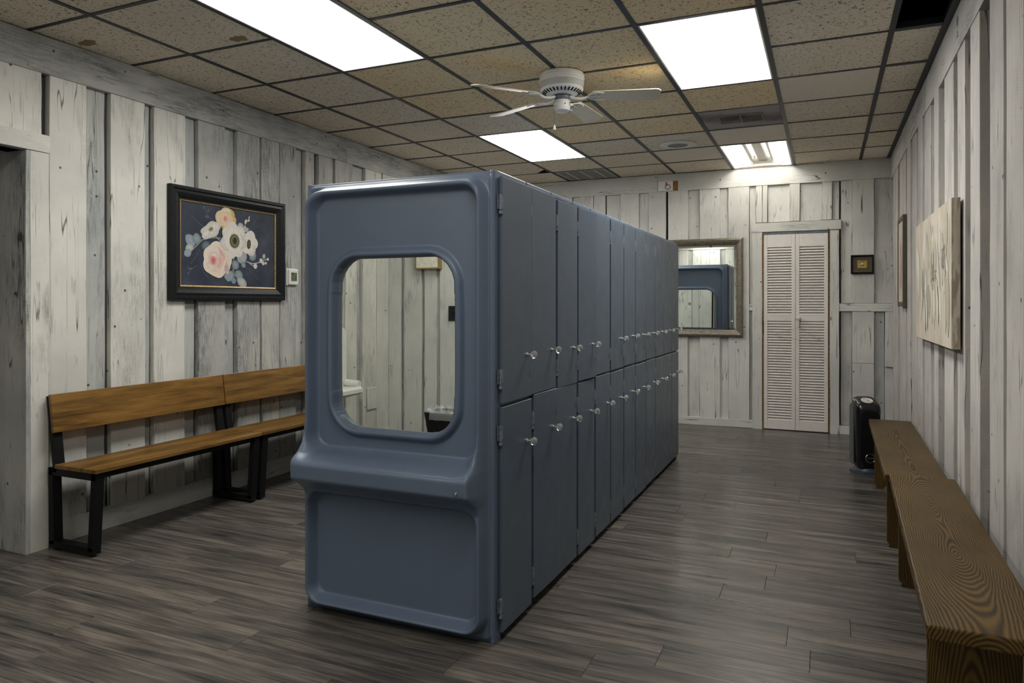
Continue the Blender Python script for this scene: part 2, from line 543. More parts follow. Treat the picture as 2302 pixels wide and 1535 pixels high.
# dark roof deck above the ceiling tiles
rd = obj('ceiling_deck', bbox((XL - 0.1, YN - 0.1, H + 0.55), (XR + 0.1, YB + 0.1, H + 0.60)), M['subfloor'])
tag(rd, 'dark roof space seen through the missing ceiling tile', 'roof', kind='structure')

# ------------------------------------------------------------------ walls
FR0 = 2.535   # underside of the frieze board
def wall(name, a, b, label):
    o = obj(name, bbox(a, b), M['backing'])
    return tag(o, label, 'wall', kind='structure')

# --- left wall with the passage opening (y 0.55 .. 2.39, z < 2.11)
OY0, OY1, OZ = 0.55, 2.39, 2.11
bm = newbm()
box(bm, (XL - 0.1, OY1, 0), (XL, YB + 0.1, H + 0.6))
box(bm, (XL - 0.1, YN - 0.1, 0), (XL, OY0, H + 0.6))
box(bm, (XL - 0.1, OY0, OZ), (XL, OY1, H + 0.6))
wl = obj('wall_left', bm, M['backing'])
tag(wl, 'whitewashed rough board wall behind the long backed benches', 'wall', kind='structure')
P = -3.820; RC = -3.852
bs = [(2.497, 2.708, 1), (2.708, 2.842, 0), (2.864, 3.090, 1), (3.090, 3.140, 0), (3.152, 3.385, 1), (3.385, 3.485, 0),
      (3.495, 3.727, 1), (3.727, 3.828, 0), (3.838, 4.055, 1), (4.073, 4.262, 1), (4.268, 4.445, 1), (4.445, 4.548, 0),
      (4.560, 4.665, 1), (4.725, 4.910, 1), (4.940, 5.183, 1), (5.183, 5.365, 0), (5.375, 5.630, 1), (5.645, 5.864, 1)]
y = 5.87
while y < YB - 0.05:
    d = random.uniform(0.16, 0.25); bs.append((y, min(y + d, YB - 0.03), 1)); y += d + 0.005
    if random.random() < 0.5 and y < YB - 0.2:
        d = random.uniform(0.07, 0.11); bs.append((y, y + d, 0)); y += d + 0.005
y = OY0 - 0.12
for d, pr in ((0.20, 1), (0.10, 0), (0.24, 1), (0.17, 1), (0.09, 0), (0.22, 1), (0.2, 1)):
    if y - d < YN + 0.01: d = y - YN - 0.02
    if d > 0.04: bs.append((y - d, y - 0.006, pr))
    y -= d
for a, b, pr in bs:
    m = M['board'] if pr else M['board_shaded']
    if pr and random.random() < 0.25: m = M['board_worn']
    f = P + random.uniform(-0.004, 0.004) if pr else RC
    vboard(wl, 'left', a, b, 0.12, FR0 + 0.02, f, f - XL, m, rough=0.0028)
# boards above the passage head
for a, b in ((0.6, 0.86), (0.87, 1.12), (1.13, 1.36), (1.37, 1.62), (1.63, 1.9), (1.91, 2.16), (2.165, 2.455)):
    vboard(wl, 'left', a, b, 2.20, FR0 + 0.02, P, P - XL, M['board'])
y = YN + 0.01
for ln in (2.9, 3.0, 2.6):
    hboard(wl, 'left', y, min(y + ln, YB - 0.02), FR0, H - 0.004, -3.812, 0.04, M['board_worn'], rough=0.003)
    y += ln + 0.003
bl = obj('baseboard_left', bbox((XL, 2.495, 0), (XL + 0.004, YB - 0.04, 0.12)), M['backing'])
tag(bl, 'whitewashed base plank along the wall under the backed benches', 'baseboard', kind='structure')
for a, b in ((2.497, 4.55), (4.555, YB - 0.05)):
    hboard(bl, 'left', a, b, 0.0, 0.125, -3.818, 0.036, M['board'], name='base_plank')
hboard(bl, 'left', YN + 0.02, OY0 - 0.11, 0.0, 0.125, -3.818, 0.036, M['board'], name='base_plank')
# casing of the passage
tr = obj('trim_1', bbox((XL, OY0 - 0.05, OZ), (XL + 0.003, OY1 + 0.05, OZ + 0.05)), M['backing'])
tag(tr, 'whitewashed plank casing around the dark passage opening', 'trim', kind='structure')
vboard(tr, 'left', OY1, 2.488, 0.0, OZ, -3.806, 0.05, M['board'], 'casing')
vboard(tr, 'left', OY0 - 0.1, OY0, 0.0, OZ, -3.806, 0.05, M['board'], 'casing')
hboard(tr, 'left', OY0 - 0.1, 2.490, OZ + 0.001, 2.208, -3.803, 0.05, M['board'], 'casing')
# dim passage beyond
wp = empty('wall_passage')
tag(wp, 'dim board lined passage opening off the room', 'wall', kind='structure')
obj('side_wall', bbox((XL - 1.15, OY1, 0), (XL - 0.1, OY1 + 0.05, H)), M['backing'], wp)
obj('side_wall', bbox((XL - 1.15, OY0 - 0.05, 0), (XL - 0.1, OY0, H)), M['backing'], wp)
obj('end_wall', bbox((XL - 1.2, OY0 - 0.05, 0), (XL - 1.12, OY1 + 0.05, H)), M['board_shaded'], wp)
obj('soffit', bbox((XL - 1.2, OY0, OZ), (XL + 0.002, OY1, OZ + 0.03)), M['board_shaded'], wp)
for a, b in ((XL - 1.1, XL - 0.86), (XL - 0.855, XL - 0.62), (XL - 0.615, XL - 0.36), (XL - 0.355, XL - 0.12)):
    vboard(wp, 'back', a, b, 0.0, OZ, OY1 - 0.02, 0.02, M['board_shaded'])
vboard(wp, 'back', XL - 0.118, -3.808, 0.0, OZ, OY1 - 0.022, 0.022, M['board_shaded'])

# --- back wall
wb = wall('wall_back', (XL - 0.1, YB, 0), (XR + 0.1, YB + 0.1, H + 0.6), 'whitewashed board wall with the closet door at the far end')
PB, RB = 7.860, 7.888
DX0, DX1, DZ = -0.589, 0.028, 2.045
ups = [(-2.434, -2.30, 1), (-2.29, -2.125, 0), (-2.115, -1.913, 1), (-1.913, -1.808, 0), (-1.800, -1.608, 1), (-1.583, -1.371, 1), (-1.371, -1.248, 0),
       (-1.243, -1.033, 1), (-1.033, -0.949, 0), (-0.944, -0.734, 1)]
x = -2.44
while x > XL + 0.06:
    d = random.uniform(0.15, 0.23); a = max(x - d, XL + 0.03); ups.append((a, x, 1)); x = a - 0.005
    if random.random() < 0.6:
        d = random.uniform(0.07, 0.11); a = max(x - d, XL + 0.03); ups.append((a, x, 0)); x = a - 0.005
for a, b, pr in ups:
    vboard(wb, 'back', a, b, 0.08, FR0 + 0.02, PB + random.uniform(-0.003, 0.003) if pr else RB, 0.03 if pr else 0.011, M['board_back'])
vboard(wb, 'back', -0.730, -0.700, 0.08, 1.235, RB, 0.014, M['board_shaded'])
vboard(wb, 'back', -0.730, -0.668, 1.31, FR0 + 0.02, RB, 0.014, M['board_back'])
hboard(wb, 'back', -0.795, -0.700, 1.236, 1.308, 7.866, 0.03, M['board_back'])
for a, b, pr in ((-0.665, -0.606, 1), (-0.601, -0.553, 1), (-0.550, -0.338, 0), (-0.336, -0.240, 1), (-0.238, -0.032, 0), (-0.030, 0.061, 1), (0.063, 0.128, 0)):
    vboard(wb, 'back', a, b, 2.16, FR0 + 0.02, PB if pr else RB, 0.03 if pr else 0.011, M['board_back'])
for a, b, pr in ((0.145, 0.247, 0), (0.247, 0.441, 1), (0.443, XR - 0.012, 0)):
    vboard(wb, 'back', a, b, 1.315, FR0 + 0.02, PB if pr else RB, 0.03 if pr else 0.011, M['board_back'])
for a, b, z0, z1, pr in ((0.145, 0.243, 0.09, 1.23, 0), (0.247, 0.441, 0.72, 1.23, 1), (0.247, 0.441, 0.09, 0.717, 1), (0.443, 0.535, 0.09, 1.23, 0), (0.537, XR - 0.012, 0.69, 1.23, 1), (0.537, XR - 0.012, 0.09, 0.688, 0)):
    vboard(wb, 'back', a, b, z0, z1, PB if pr else RB, 0.03 if pr else 0.011, M['board_back'] if pr or a > 0.5 else M['board_shaded'])
hboard(wb, 'back', 0.128, XR - 0.012, 1.233, 1.312, 7.858, 0.04, M['board_back'])
for a, b in ((XL + 0.01, -1.70), (-1.697, XR - 0.012)):
    hboard(wb, 'back', a, b, FR0 + 0.01, H - 0.004, 7.854, 0.045, M['board_back'], rough=0.003)
bb = obj('baseboard_back', bbox((XL + 0.04, YB - 0.004, 0), (-0.70, YB, 0.08)), M['backing'])
tag(bb, 'whitewashed base plank along the far wall', 'baseboard', kind='structure')
hboard(bb, 'back', XL + 0.045, -0.602, 0, 0.083, 7.856, 0.04, M['board_back'], 'base_plank')
hboard(bb, 'back', 0.045, XR - 0.012, 0, 0.085, 7.856, 0.04, M['board_back'], 'base_plank')
tr = obj('trim_2', bbox((DX0 - 0.11, YB - 0.003, DZ + 0.03), (DX1 + 0.11, YB, DZ + 0.1)), M['backing'])
tag(tr, 'whitewashed plank casing around the white louvred closet door', 'trim', kind='structure')
vboard(tr, 'back', -0.700, DX0 - 0.014, 0.0, 2.068, 7.850, 0.05, M['board_back'], 'casing')
vboard(tr, 'back', DX1 + 0.016, 0.128, 0.0, 2.050, 7.850, 0.05, M['board_back'], 'casing')
hboard(tr, 'back', -0.705, 0.145, 2.056, 2.152, 7.846, 0.05, M['board_back'], 'casing')
obj('jamb', bbox((DX0 - 0.014, 7.858, 0), (DX0 - 0.002, 7.90, 2.056)), M['brown_wood'], tr)
obj('jamb', bbox((DX1 + 0.004, 7.858, 0), (DX1 + 0.016, 7.90, 2.056)), M['brown_wood'], tr)
obj('track', bbox((DX0, 7.866, 2.030), (DX1, 7.895, 2.056)), M['hinge'], tr)

# --- right wall
wr = wall('wall_right', (XR, YN - 0.1, 0), (XR + 0.1, YB + 0.1, H + 0.6), 'whitewashed rough board wall beside the low plank benches')
PR, RR = 0.588, 0.632
rs = [(2.37, 2.60, 1), (2.60, 2.70, 0), (2.79, 3.030, 1), (3.060, 3.290, 1), (3.49, 3.70, 1), (3.70, 3.83, 0), (3.845, 4.045, 1), (4.06, 4.16, 0), (4.165, 4.46, 1), (4.46, 4.62, 0),
      (4.63, 4.80, 1), (4.80, 5.0, 0), (5.01, 5.30, 1), (5.36, 5.60, 1), (5.60, 5.75, 0), (5.76, 6.02, 1), (6.08, 6.32, 1), (6.32, 6.45, 0), (6.46, 6.70, 1), (6.74, 6.98, 1), (6.98, 7.12, 0), (7.13, 7.38, 1), (7.42, 7.62, 1), (7.62, 7.80, 0)]
y = 2.36
while y > YN + 0.06:
    d = random.uniform(0.17, 0.27); a = max(y - d, YN + 0.02); rs.append((a, y, 1)); y = a - 0.01
    if random.random() < 0.6:
        d = random.uniform(0.07, 0.12); a = max(y - d, YN + 0.02); rs.append((a, y, 0)); y = a - 0.01
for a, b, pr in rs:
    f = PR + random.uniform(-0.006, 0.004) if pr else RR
    vboard(wr, 'right', a, b, 0.0, FR0 - 0.0 + 0.02, f, XR - f, M['board_right'] if pr else M['board_shaded'], rough=0.003)
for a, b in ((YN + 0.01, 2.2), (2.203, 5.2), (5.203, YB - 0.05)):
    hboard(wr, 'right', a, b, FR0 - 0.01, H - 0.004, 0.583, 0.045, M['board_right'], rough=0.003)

# --- near wall behind the camera
wn = wall('wall_front', (XL - 0.1, YN - 0.1, 0), (XR + 0.1, YN, H + 0.6), 'bright whitewashed board wall reflected in the locker mirror')
PN, RN = YN + 0.034, YN + 0.014
x = XR - 0.06
ns = [(-3.835, -3.69, 1), (-3.68, -3.655, 0), (-3.65, -3.462, 1), (-3.455, -3.432, 0), (-3.428, -3.303, 1), (-3.298, -3.268, 0), (-3.264, -3.07, 1)]
x = -3.065
while x < XR - 0.1:
    d = random.uniform(0.16, 0.24); b = min(x + d, XR - 0.06); ns.append((x, b, 1)); x = b + 0.005
    if random.random() < 0.6 and x < XR - 0.2:
        d = random.uniform(0.07, 0.11); ns.append((x, x + d, 0)); x += d + 0.005
for a, b, pr in ns:
    vboard(wn, 'front', a, b, 0.0, FR0 + 0.02, PN if pr else RN, 0.034 if pr else 0.014, M['board_back'] if pr else M['board_shaded'])
hboard(wn, 'front', XL + 0.05, XR - 0.06, FR0, H - 0.004, YN + 0.045, 0.045, M['board_back'])

# ------------------------------------------------------------------ ceiling lights
def ceiling_light(i, jj, label, group='lit square ceiling panels', mat='diffuser'):
    x0, x1 = GX[i] + 0.014, GX[i + 1] - 0.014
    y0, y1 = 3.606 + 0.61 * jj + 0.012, 3.606 + 0.61 * (jj + 2) - 0.012
    e = empty('ceiling_light', ((x0 + x1) / 2, (y0 + y1) / 2, H))
    hx, hy = (x1 - x0) / 2, (y1 - y0) / 2
    tag(e, label, 'ceiling light', group)
    bm = newbm()
    f = 0.010
    for a, b in (((-hx, -hy), (hx, -hy + f)), ((-hx, hy - f), (hx, hy)), ((-hx, -hy + f), (-hx + f, hy - f)), ((hx - f, -hy + f), (hx, hy - f))):
        box(bm, (a[0], a[1], -0.002), (b[0], b[1], 0.03))
    obj('frame', bm, M['white'], e)
    # acrylic lens, bowed below its frame so its glow grazes the nearby tiles
    bm = newbm(); nu, nv = 6, 8; g = []
    for v_ in range(nv + 1):
        g.append([])
        for u_ in range(nu + 1):
            a, b = 2 * u_ / nu - 1, 2 * v_ / nv - 1
            g[-1].append(bm.verts.new((a * (hx - f), b * (hy - f), 0.003 - 0.024 * (1 - a ** 4) * (1 - b ** 6))))
    for v_ in range(nv):
        for u_ in range(nu): bm.faces.new((g[v_][u_], g[v_ + 1][u_], g[v_ + 1][u_ + 1], g[v_][u_ + 1]))
    obj('diffuser', bm, M[mat], e, smooth=True)
    obj('housing', bbox((-hx, -hy, 0.03), (hx, hy, 0.11)), M['white'], e)
    return e
ceiling_light(2, -2, 'lit long ceiling panel nearest the floral painting, cut by the picture edge')
ceiling_light(5, 0, 'bright lit ceiling panel to the right of the ceiling fan')
ceiling_light(2, 3, 'lit ceiling panel above the middle of the lockers, behind the fan')
ceiling_light(2, -7, 'added fill light panel behind the camera near the passage', mat='diffuser_fill_left')  # unseen fixture, added to brighten the locker end
ceiling_light(5, -5, 'added fill light panel behind the camera near the plank benches', mat='diffuser_fill_right')  # second unseen fixture, added to lift the locker end face

# open fixture with bare tubes
x0, x1, y0, y1 = GX[5] + 0.014, GX[6] - 0.014, 3.606 + 0.61 * 5 + 0.012, 7.845
e = empty('open_ceiling_light', ((x0 + x1) / 2, (y0 + y1) / 2, H))
tag(e, 'open ceiling fixture with bare tubes and no cover over the closet door', 'ceiling light')
hx, hy = (x1 - x0) / 2, (y1 - y0) / 2
bm = newbm(); f = 0.014
for a, b in (((-hx, -hy), (hx, -hy + f)), ((-hx, hy - f), (hx, hy)), ((-hx, -hy + f), (-hx + f, hy - f)), ((hx - f, -hy + f), (hx, hy - f))):
    box(bm, (a[0], a[1], -0.003), (b[0], b[1], 0.012))
obj('frame', bm, M['white'], e)
bm = newbm(); d = 0.115
box(bm, (-hx, -hy, d), (hx, hy, d + 0.01))
box(bm, (-hx, -hy, 0.012), (-hx + 0.006, hy, d)); box(bm, (hx - 0.006, -hy, 0.012), (hx, hy, d))
box(bm, (-hx, -hy, 0.012), (hx, -hy + 0.006, d)); box(bm, (-hx, hy - 0.006, 0.012), (hx, hy, d))
obj('housing', bm, M['white'], e)
bm = newbm(); prism(bm, [(-0.075, d), (0.075, d), (0.04, d - 0.05), (-0.04, d - 0.05)], -hy + 0.01, hy - 0.01, 'XZ')
obj('ballast_cover', bm, M['white'], e)
obj('rust_strip', bbox((-hx + 0.05, hy - 0.0155, -0.001), (hx - 0.10, hy - 0.0142, 0.006)), M['rust'], e)
for k, xx in enumerate((-0.20, -0.105, 0.105, 0.20)):
    bm = newbm(); lathe(bm, [(0.019, -hy + 0.03), (0.019, hy - 0.03)], 14, (xx, 0, d - 0.055), 'Y')
    lit = k in (0, 3)
    tb = obj('tube', bm, M['tube'] if lit else M['white_plastic'], e, smooth=True)
    if not lit: tb['label'] = 'unlit tube'
    for s in (-1, 1):
        bm = newbm(); box(bm, (xx - 0.014, s * (hy - 0.018) - 0.010, d - 0.085), (xx + 0.014, s * (hy - 0.018) + 0.010, d), 0.003)
        obj('lamp_holder', bm, M['white_plastic'], e)

# ------------------------------------------------------------------ locker bank
LX0, LX1 = -2.059, -1.161     # flange edges
LY0, LY1 = 2.475, 6.125       # outer planes of the two end panels
LC = (LX0 + LX1) / 2
lk = empty('locker_bank', (LC, (LY0 + LY1) / 2, 0))
tag(lk, 'blue grey bank of two tier lockers with moulded mirrored ends', 'lockers')

def sstep(a, b, x):
    t = np.clip((x - a) / (b - a), 0, 1); return t * t * (3 - 2 * t)
def sdrr(x, z, cx, cz, hx, hz, r):
    qx = np.abs(x - cx) - hx + r; qz = np.abs(z - cz) - hz + r
    return np.hypot(np.maximum(qx, 0), np.maximum(qz, 0)) + np.minimum(np.maximum(qx, qz), 0) - r
HWD = 0.449; TOP = 1.82
def end_height(x, z):
    B = np.interp(z, [0.0, 0.50, 0.53, 0.56, 0.578, 0.590, 0.645, 0.660, 0.672, 0.69, 0.72, 0.76, 0.82, 2.0],
                     [0, 0, 0.012, 0.050, 0.082, 0.093, 0.095, 0.090, 0.078, 0.048, 0.024, 0.009, 0, 0])
    Bi = np.interp(z, [0.0, 0.50, 0.53, 0.56, 0.578, 0.590, 0.645, 0.656, 0.664, 0.690, 2.0],
                      [0, 0, 0.012, 0.050, 0.082, 0.093, 0.095, 0.090, 0.076, -0.02, -0.02])
    blend = sstep(0.335, 0.405, np.abs(x))
    prof = 0.060 + Bi * (1 - blend) + B * blend
    d0 = sdrr(x, z, 0, (0.028 + 1.797) / 2, 0.426, (1.797 - 0.028) / 2, 0.085)
    h = prof * sstep(0.004, -0.017, d0)
    # outer step of the flange
    h += 0.010 * sstep(0.0, -0.012, sdrr(x, z, 0, TOP / 2, HWD - 0.006, TOP / 2 - 0.004, 0.03))
    h += 0.012 * np.clip(1 - ((np.abs(x) - 0.440) / 0.008) ** 2, 0, 1)
    d1 = sdrr(x, z, 0, (0.688 + 1.765) / 2, 0.398, (1.765 - 0.688) / 2, 0.075)
    k1 = sstep(0.006, -0.016, d1)
    h = h * (1 - k1) + 0.012 * k1
    d2 = sdrr(x, z, 0, (0.058 + 0.515) / 2, 0.396, (0.515 - 0.058) / 2, 0.06)
    k2 = sstep(0.008, -0.020, d2)
    h = h * (1 - k2) + 0.016 * k2
    d3 = sdrr(x, z, -0.004, 1.143, 0.325 - 0.010 * ((z - 1.143) / 0.387) ** 2, 0.388, 0.15)
    ring = np.clip(1 - ((d3 + 0.019) / 0.021) ** 2, 0, 1) ** 0.6
    h += 0.026 * ring
    h = np.where(d3 < -0.034, -0.022, h)
    return h
def end_mesh():
    nx, nz = 230, 430
    xs = np.linspace(-HWD, HWD, nx); zs = np.linspace(0, TOP, nz)
    X, Z = np.meshgrid(xs, zs)
    Hh = end_height(X, Z)
    # light smoothing keeps the moulded look
    for _ in range(2):
        K = Hh.copy()
        K[1:-1, 1:-1] = (Hh[1:-1, 1:-1] * 4 + Hh[:-2, 1:-1] + Hh[2:, 1:-1] + Hh[1:-1, :-2] + Hh[1:-1, 2:]) / 8
        Hh = K
    V = np.stack([X, -Hh, Z], -1).reshape(-1, 3)
    idx = np.arange(nx * nz).reshape(nz, nx)
    F = np.stack([idx[:-1, :-1], idx[:-1, 1:], idx[1:, 1:], idx[1:, :-1]], -1).reshape(-1, 4)
    loop = list(idx[0, :]) + list(idx[1:, -1]) + list(idx[-1, -2::-1]) + list(idx[-2:0:-1, 0])
    n0 = len(V)
    back = np.array([(V[i][0], 0.05, V[i][2]) for i in loop])
    V = np.vstack([V, back]); L = len(loop)
    F2 = [(loop[(k + 1) % L], loop[k], n0 + k, n0 + (k + 1) % L) for k in range(L)]
    me = bpy.data.meshes.new('mesh')
    me.from_pydata(V.tolist(), [], F.tolist() + [tuple(int(i) for i in f) for f in F2])
    me.polygons.foreach_set('use_smooth', [True] * len(F) + [False] * len(F2))
    me.materials.append(M['blue'])
    me.update()
    return me
em = end_mesh()
glass_poly = rrect(-0.004, 1.143, 0.297, 0.360, 0.13, 12)
for yy, rz, sgn in ((LY0, 0, -1), (LY1, PI, 1)):
    ep = obj('end_panel', em, None, lk, (0, yy - (LY0 + LY1) / 2, 0), (0, 0, rz))
    obj('mirror', prism(newbm(), glass_poly, 0.004, 0.010, 'XZ'), M['mirror'], ep)
    if sgn < 0:
        hk = empty('hook', (0.365, -0.156, 0.625), 0, ep)
        ep_h = newbm()
        prism(ep_h, [(0.018 * math.cos(2 * PI * k / 14) * (1 if math.sin(2 * PI * k / 14) > 0 else 0.6), 0.022 * math.sin(2 * PI * k / 14)) for k in range(14)], -0.004, 0.002, 'XZ')
        tube(ep_h, [(0.0, -0.003, -0.002), (0.004, -0.02, -0.012), (0.008, -0.03, 0.0), (0.012, -0.034, 0.016)], 0.0035, 8)
        bpy.data.objects.remove(hk)
        obj('hook', ep_h, M['chrome'], ep, (0.365, -0.158, 0.612), smooth=True)

# carcasses, doors, knobs
pitch = (LY1 - LY0 - 0.05) / 12
ycen = (LY0 + LY1) / 2
DT = 0.016
knob_bm = newbm()
lathe(knob_bm, [(0.0, 0.013), (0.004, 0.013), (0.0085, 0.017), (0.0145, 0.024), (0.0172, 0.031), (0.0165, 0.038), (0.0115, 0.044), (0.004, 0.0465), (0.0, 0.0466)], 10, axis='X', cap=False)
bmesh.ops.remove_doubles(knob_bm, verts=knob_bm.verts, dist=1e-5)
knob_me = mesh_from(knob_bm); knob_me.materials.append(M['glass'])
stem_bm = newbm()
lathe(stem_bm, [(0.009, 0.0), (0.009, 0.003), (0.0045, 0.005), (0.004, 0.016)], 12, axis='X')
stem_me = mesh_from(stem_bm, True, 0.6); stem_me.materials.append(M['chrome'])
hin_bm = newbm()
box(hin_bm, (-0.010, -0.020, -0.028), (-0.007, 0.0, 0.028), 0.001, 1)
lathe(hin_bm, [(0.0055, -0.030), (0.0055, 0.030)], 10, (-0.002, -0.007, 0))
lathe(hin_bm, [(0.0075, -0.046), (0.0075, -0.033)], 10, (-0.002, -0.007, 0))
box(hin_bm, (-0.003, -0.006, -0.024), (0.0035, 0.004, 0.024), 0.001, 1)
hin_me = mesh_from(hin_bm, True, 0.6); hin_me.materials.append(M['hinge'])
lat_me = mesh_from(bbox((-0.0005, -0.002, -0.014), (0.0012, 0.002, 0.014))); lat_me.materials.append(M['rust'])
door_me = {}
def door_mesh(wd, hgt):
    k = (round(wd, 3), round(hgt, 3))
    if k not in door_me:
        door_me[k] = mesh_from(bbox((-DT, 0, 0), (0, wd, hgt), 0.0018, 1)); door_me[k].materials.append(M['door_blue'])
    return door_me[k]
rg = random.Random(3)
open_up = [0.3, 0.1, 0.9, 2.6, 0.2, 0.5, 0.3, 0.4, 0.2, 0.3, 0.2, 0.4]
open_lo = [0.2, 1.4, 0.2, 0.3, 0.6, 0.3, 0.2, 0.4, 0.2, 0.3, 0.2, 0.3]
dz_lo = [0.0, 0.012, 0.006, 0.0, 0.004, 0.0, 0.003, 0.0, 0.004, 0.0, 0.0, 0.0]
dz_up = [0.0, 0.002, -0.006, -0.004, 0.0, 0.0, 0.003, 0.0, 0.0, 0.0, 0.0, 0.0]
gap = [0.004, 0.003, 0.026, 0.030, 0.003, 0.028, 0.026, 0.026, 0.024, 0.024, 0.018, 0.018]
gapl = [0.004, 0.028, 0.003, 0.028, 0.026, 0.026, 0.026, 0.024, 0.024, 0.024, 0.003, 0.018]
for side in (1, -1):
    bx = (LX1 - 0.004 - LC) * side
    for k in range(12):
        y0 = LY0 + 0.025 + k * pitch - ycen
        bm = newbm()
        a, b = sorted((bx, 0.005 * side))
        box(bm, (a, y0 + 0.002, 0.035), (b, y0 + pitch - 0.002, 1.804), 0.003, 1)
        # raised lip along the top outer edge and the toe
        a, b = sorted((bx, bx - 0.035 * side))
        box(bm, (a, y0 + 0.004, 1.804), (b, y0 + pitch - 0.004, 1.826), 0.005, 2)
        a, b = sorted((bx - 0.04 * side, 0.005 * side))
        box(bm, (a, y0 + 0.001, 0.0), (b, y0 + pitch - 0.001, 0.036))
        obj('carcass', bm, M['blue'], lk)
        for tier in (0, 1):
            g = (gapl if tier == 0 else gap)[k]
            wd = pitch - g
            z0, z1 = (0.032, 0.905) if tier == 0 else (0.918, 1.800)
            dz = (dz_lo if tier == 0 else dz_up)[k]
            ang = (open_lo if tier == 0 else open_up)[k] if side == 1 else 0.2
            d = obj('locker_door', door_mesh(wd, z1 - z0), None, lk)
            d.location = (bx + side * (DT + 0.006), y0 + g, z0 + dz)
            if side == 1:
                d.rotation_euler = (0, 0, -math.radians(ang))
            else:
                d.rotation_euler = (0, 0, PI)
                d.location = (bx + side * (DT + 0.006), y0 + pitch - 0.002, z0 + dz)
            kz = (0.735 if tier == 0 else 1.095) - z0
            if not (tier == 1 and k == 4 and side == 1):
                kb = obj('knob', stem_me, None, d, (0, wd - 0.055, kz))
                kn = obj('knob', knob_me, None, d, (0, wd - 0.055, kz))
                kn['label'] = 'clear faceted knob'
                kb.name = 'knob_stem'
            for hz in (0.105, (z1 - z0) - 0.10):
                obj('hinge', hin_me, None, d, (-0.003, 0.0, hz))
            obj('latch_slot', lat_me, None, d, (0, wd - 0.02, kz - 0.09 if tier == 1 else kz + 0.06))

# ------------------------------------------------------------------ backed benches along the left wall
def backed_bench(y0, y1, label):
    e = empty('backed_bench', (-3.588, (y0 + y1) / 2, 0))
    tag(e, label, 'bench', 'backed benches along the board wall')
    L = y1 - y0
    hl = L / 2
    # seat and back: grain along the bench (mesh x), object turned by 90 degrees
    obj('seat', bbox((-hl, -0.195, 0), (hl, 0.125, 0.022), 0.003, 2), M['oak'], e, (-0.010, 0, 0.436), (0, 0, PI / 2))
    bk = obj('backrest', bbox((-hl, -0.009, 0), (hl, 0.009, 0.205), 0.003, 2), M['oak'], e, (-0.150, 0, 0.622))
    bk.rotation_euler = (Matrix.Rotation(PI / 2, 4, 'Z') @ Matrix.Rotation(math.radians(-8), 4, 'X')).to_euler()
    for s in (-1, 1):
        yy = s * (hl - 0.035)
        bm = newbm()
        bar(bm, (0.125, yy, 0.03), (0.155, yy, 0.436), 0.035, 0.05)
        obj('front_leg', bm, M['black'], e)
        bm = newbm()
        bar(bm, (-0.172, yy, 0.03), (-0.187, yy, 0.436), 0.035, 0.05)
        obj('rear_leg', bm, M['black'], e)
        bm = newbm()
        bar(bm, (-0.149, yy, 0.414), (-0.203, yy, 0.815), 0.028, 0.05)
        obj('back_post', bm, M['black'], e)
        bm = newbm(); bar(bm, (-0.195, yy, 0.03), (0.143, yy, 0.03), 0.05, 0.035, (0, 0, 1))
        obj('foot_rail', bm, M['black'], e)
        bm = newbm(); bar(bm, (-0.195, yy, 0.416), (0.170, yy, 0.416), 0.05, 0.038, (0, 0, 1))
        obj('seat_rail', bm, M['black'], e)
        for xx in (-0.16, 0.11):
            bm = newbm(); lathe(bm, [(0.016, 0.0), (0.016, 0.016)], 12, (xx, yy, 0)); obj('foot_pad', bm, M['black'], e)
    bm = newbm(); bar(bm, (0.140, -hl + 0.03, 0.418), (0.140, hl - 0.03, 0.418), 0.034, 0.03, (0, 0, 1)); obj('front_rail', bm, M['black'], e)
    bm = newbm(); bar(bm, (-0.14, -hl + 0.03, 0.418), (-0.14, hl - 0.03, 0.418), 0.034, 0.03, (0, 0, 1)); obj('rear_rail', bm, M['black'], e)
    return e
backed_bench(2.462, 3.637, 'oak backed bench with black steel frame, nearest the passage, below the floral painting')
backed_bench(3.645, 4.820, 'oak backed bench with black steel frame, partly hidden behind the lockers')

# ------------------------------------------------------------------ plank benches along the right wall
def plank_bench(cx, cy, rz, L, W, hz, label, seed):
    e = empty('plank_bench', (cx, cy, 0), rz)
    tag(e, label, 'bench', 'low plank benches along the right wall')
    rnd = random.Random(seed)
    th = 0.042
    tp = obj('seat_plank', bbox((-L / 2, -W / 2, 0), (L / 2, W / 2, th), 0.006, 2), M['dark_bench'], e, (0, 0, hz - th), (0, 0, PI / 2))
    for s in (-1, 1):
        yy = s * (L / 2 - 0.28)
        w2 = W / 2 - 0.025
        poly = [(-w2, 0.03), (-w2 + 0.025, 0.0), (-0.06, 0.0), (0.0, 0.075), (0.06, 0.0), (w2 - 0.025, 0.0), (w2, 0.03), (w2, hz - th), (-w2, hz - th)]
        # grain runs up the leg: build lying along x and stand it up
        bm = newbm(); prism(bm, [(v, u) for u, v in poly], -0.019, 0.019, 'XY')
        lg = obj('leg_panel', bm, M['dark_bench'], e, (0, yy, 0))
        lg.rotation_euler = (Matrix(((0, 1, 0), (0, 0, 1), (1, 0, 0)))).to_euler()
    bm = newbm(); box(bm, (-L / 2 + 0.30, -0.019, 0), (L / 2 - 0.30, 0.019, 0.085), 0.003, 1)
    obj('stretcher', bm, M['dark_bench'], e, (0.02, 0, hz - th - 0.0855), (0, 0, PI / 2))
    return e
plank_bench(0.412, 3.098, -0.026, 1.865, 0.284, 0.455, 'dark stained plank bench nearest the camera, cut by the right picture edge', 1)
plank_bench(0.426, 4.998, -0.012, 1.905, 0.278, 0.447, 'dark stained plank bench further back, beside the black tower heater', 2)

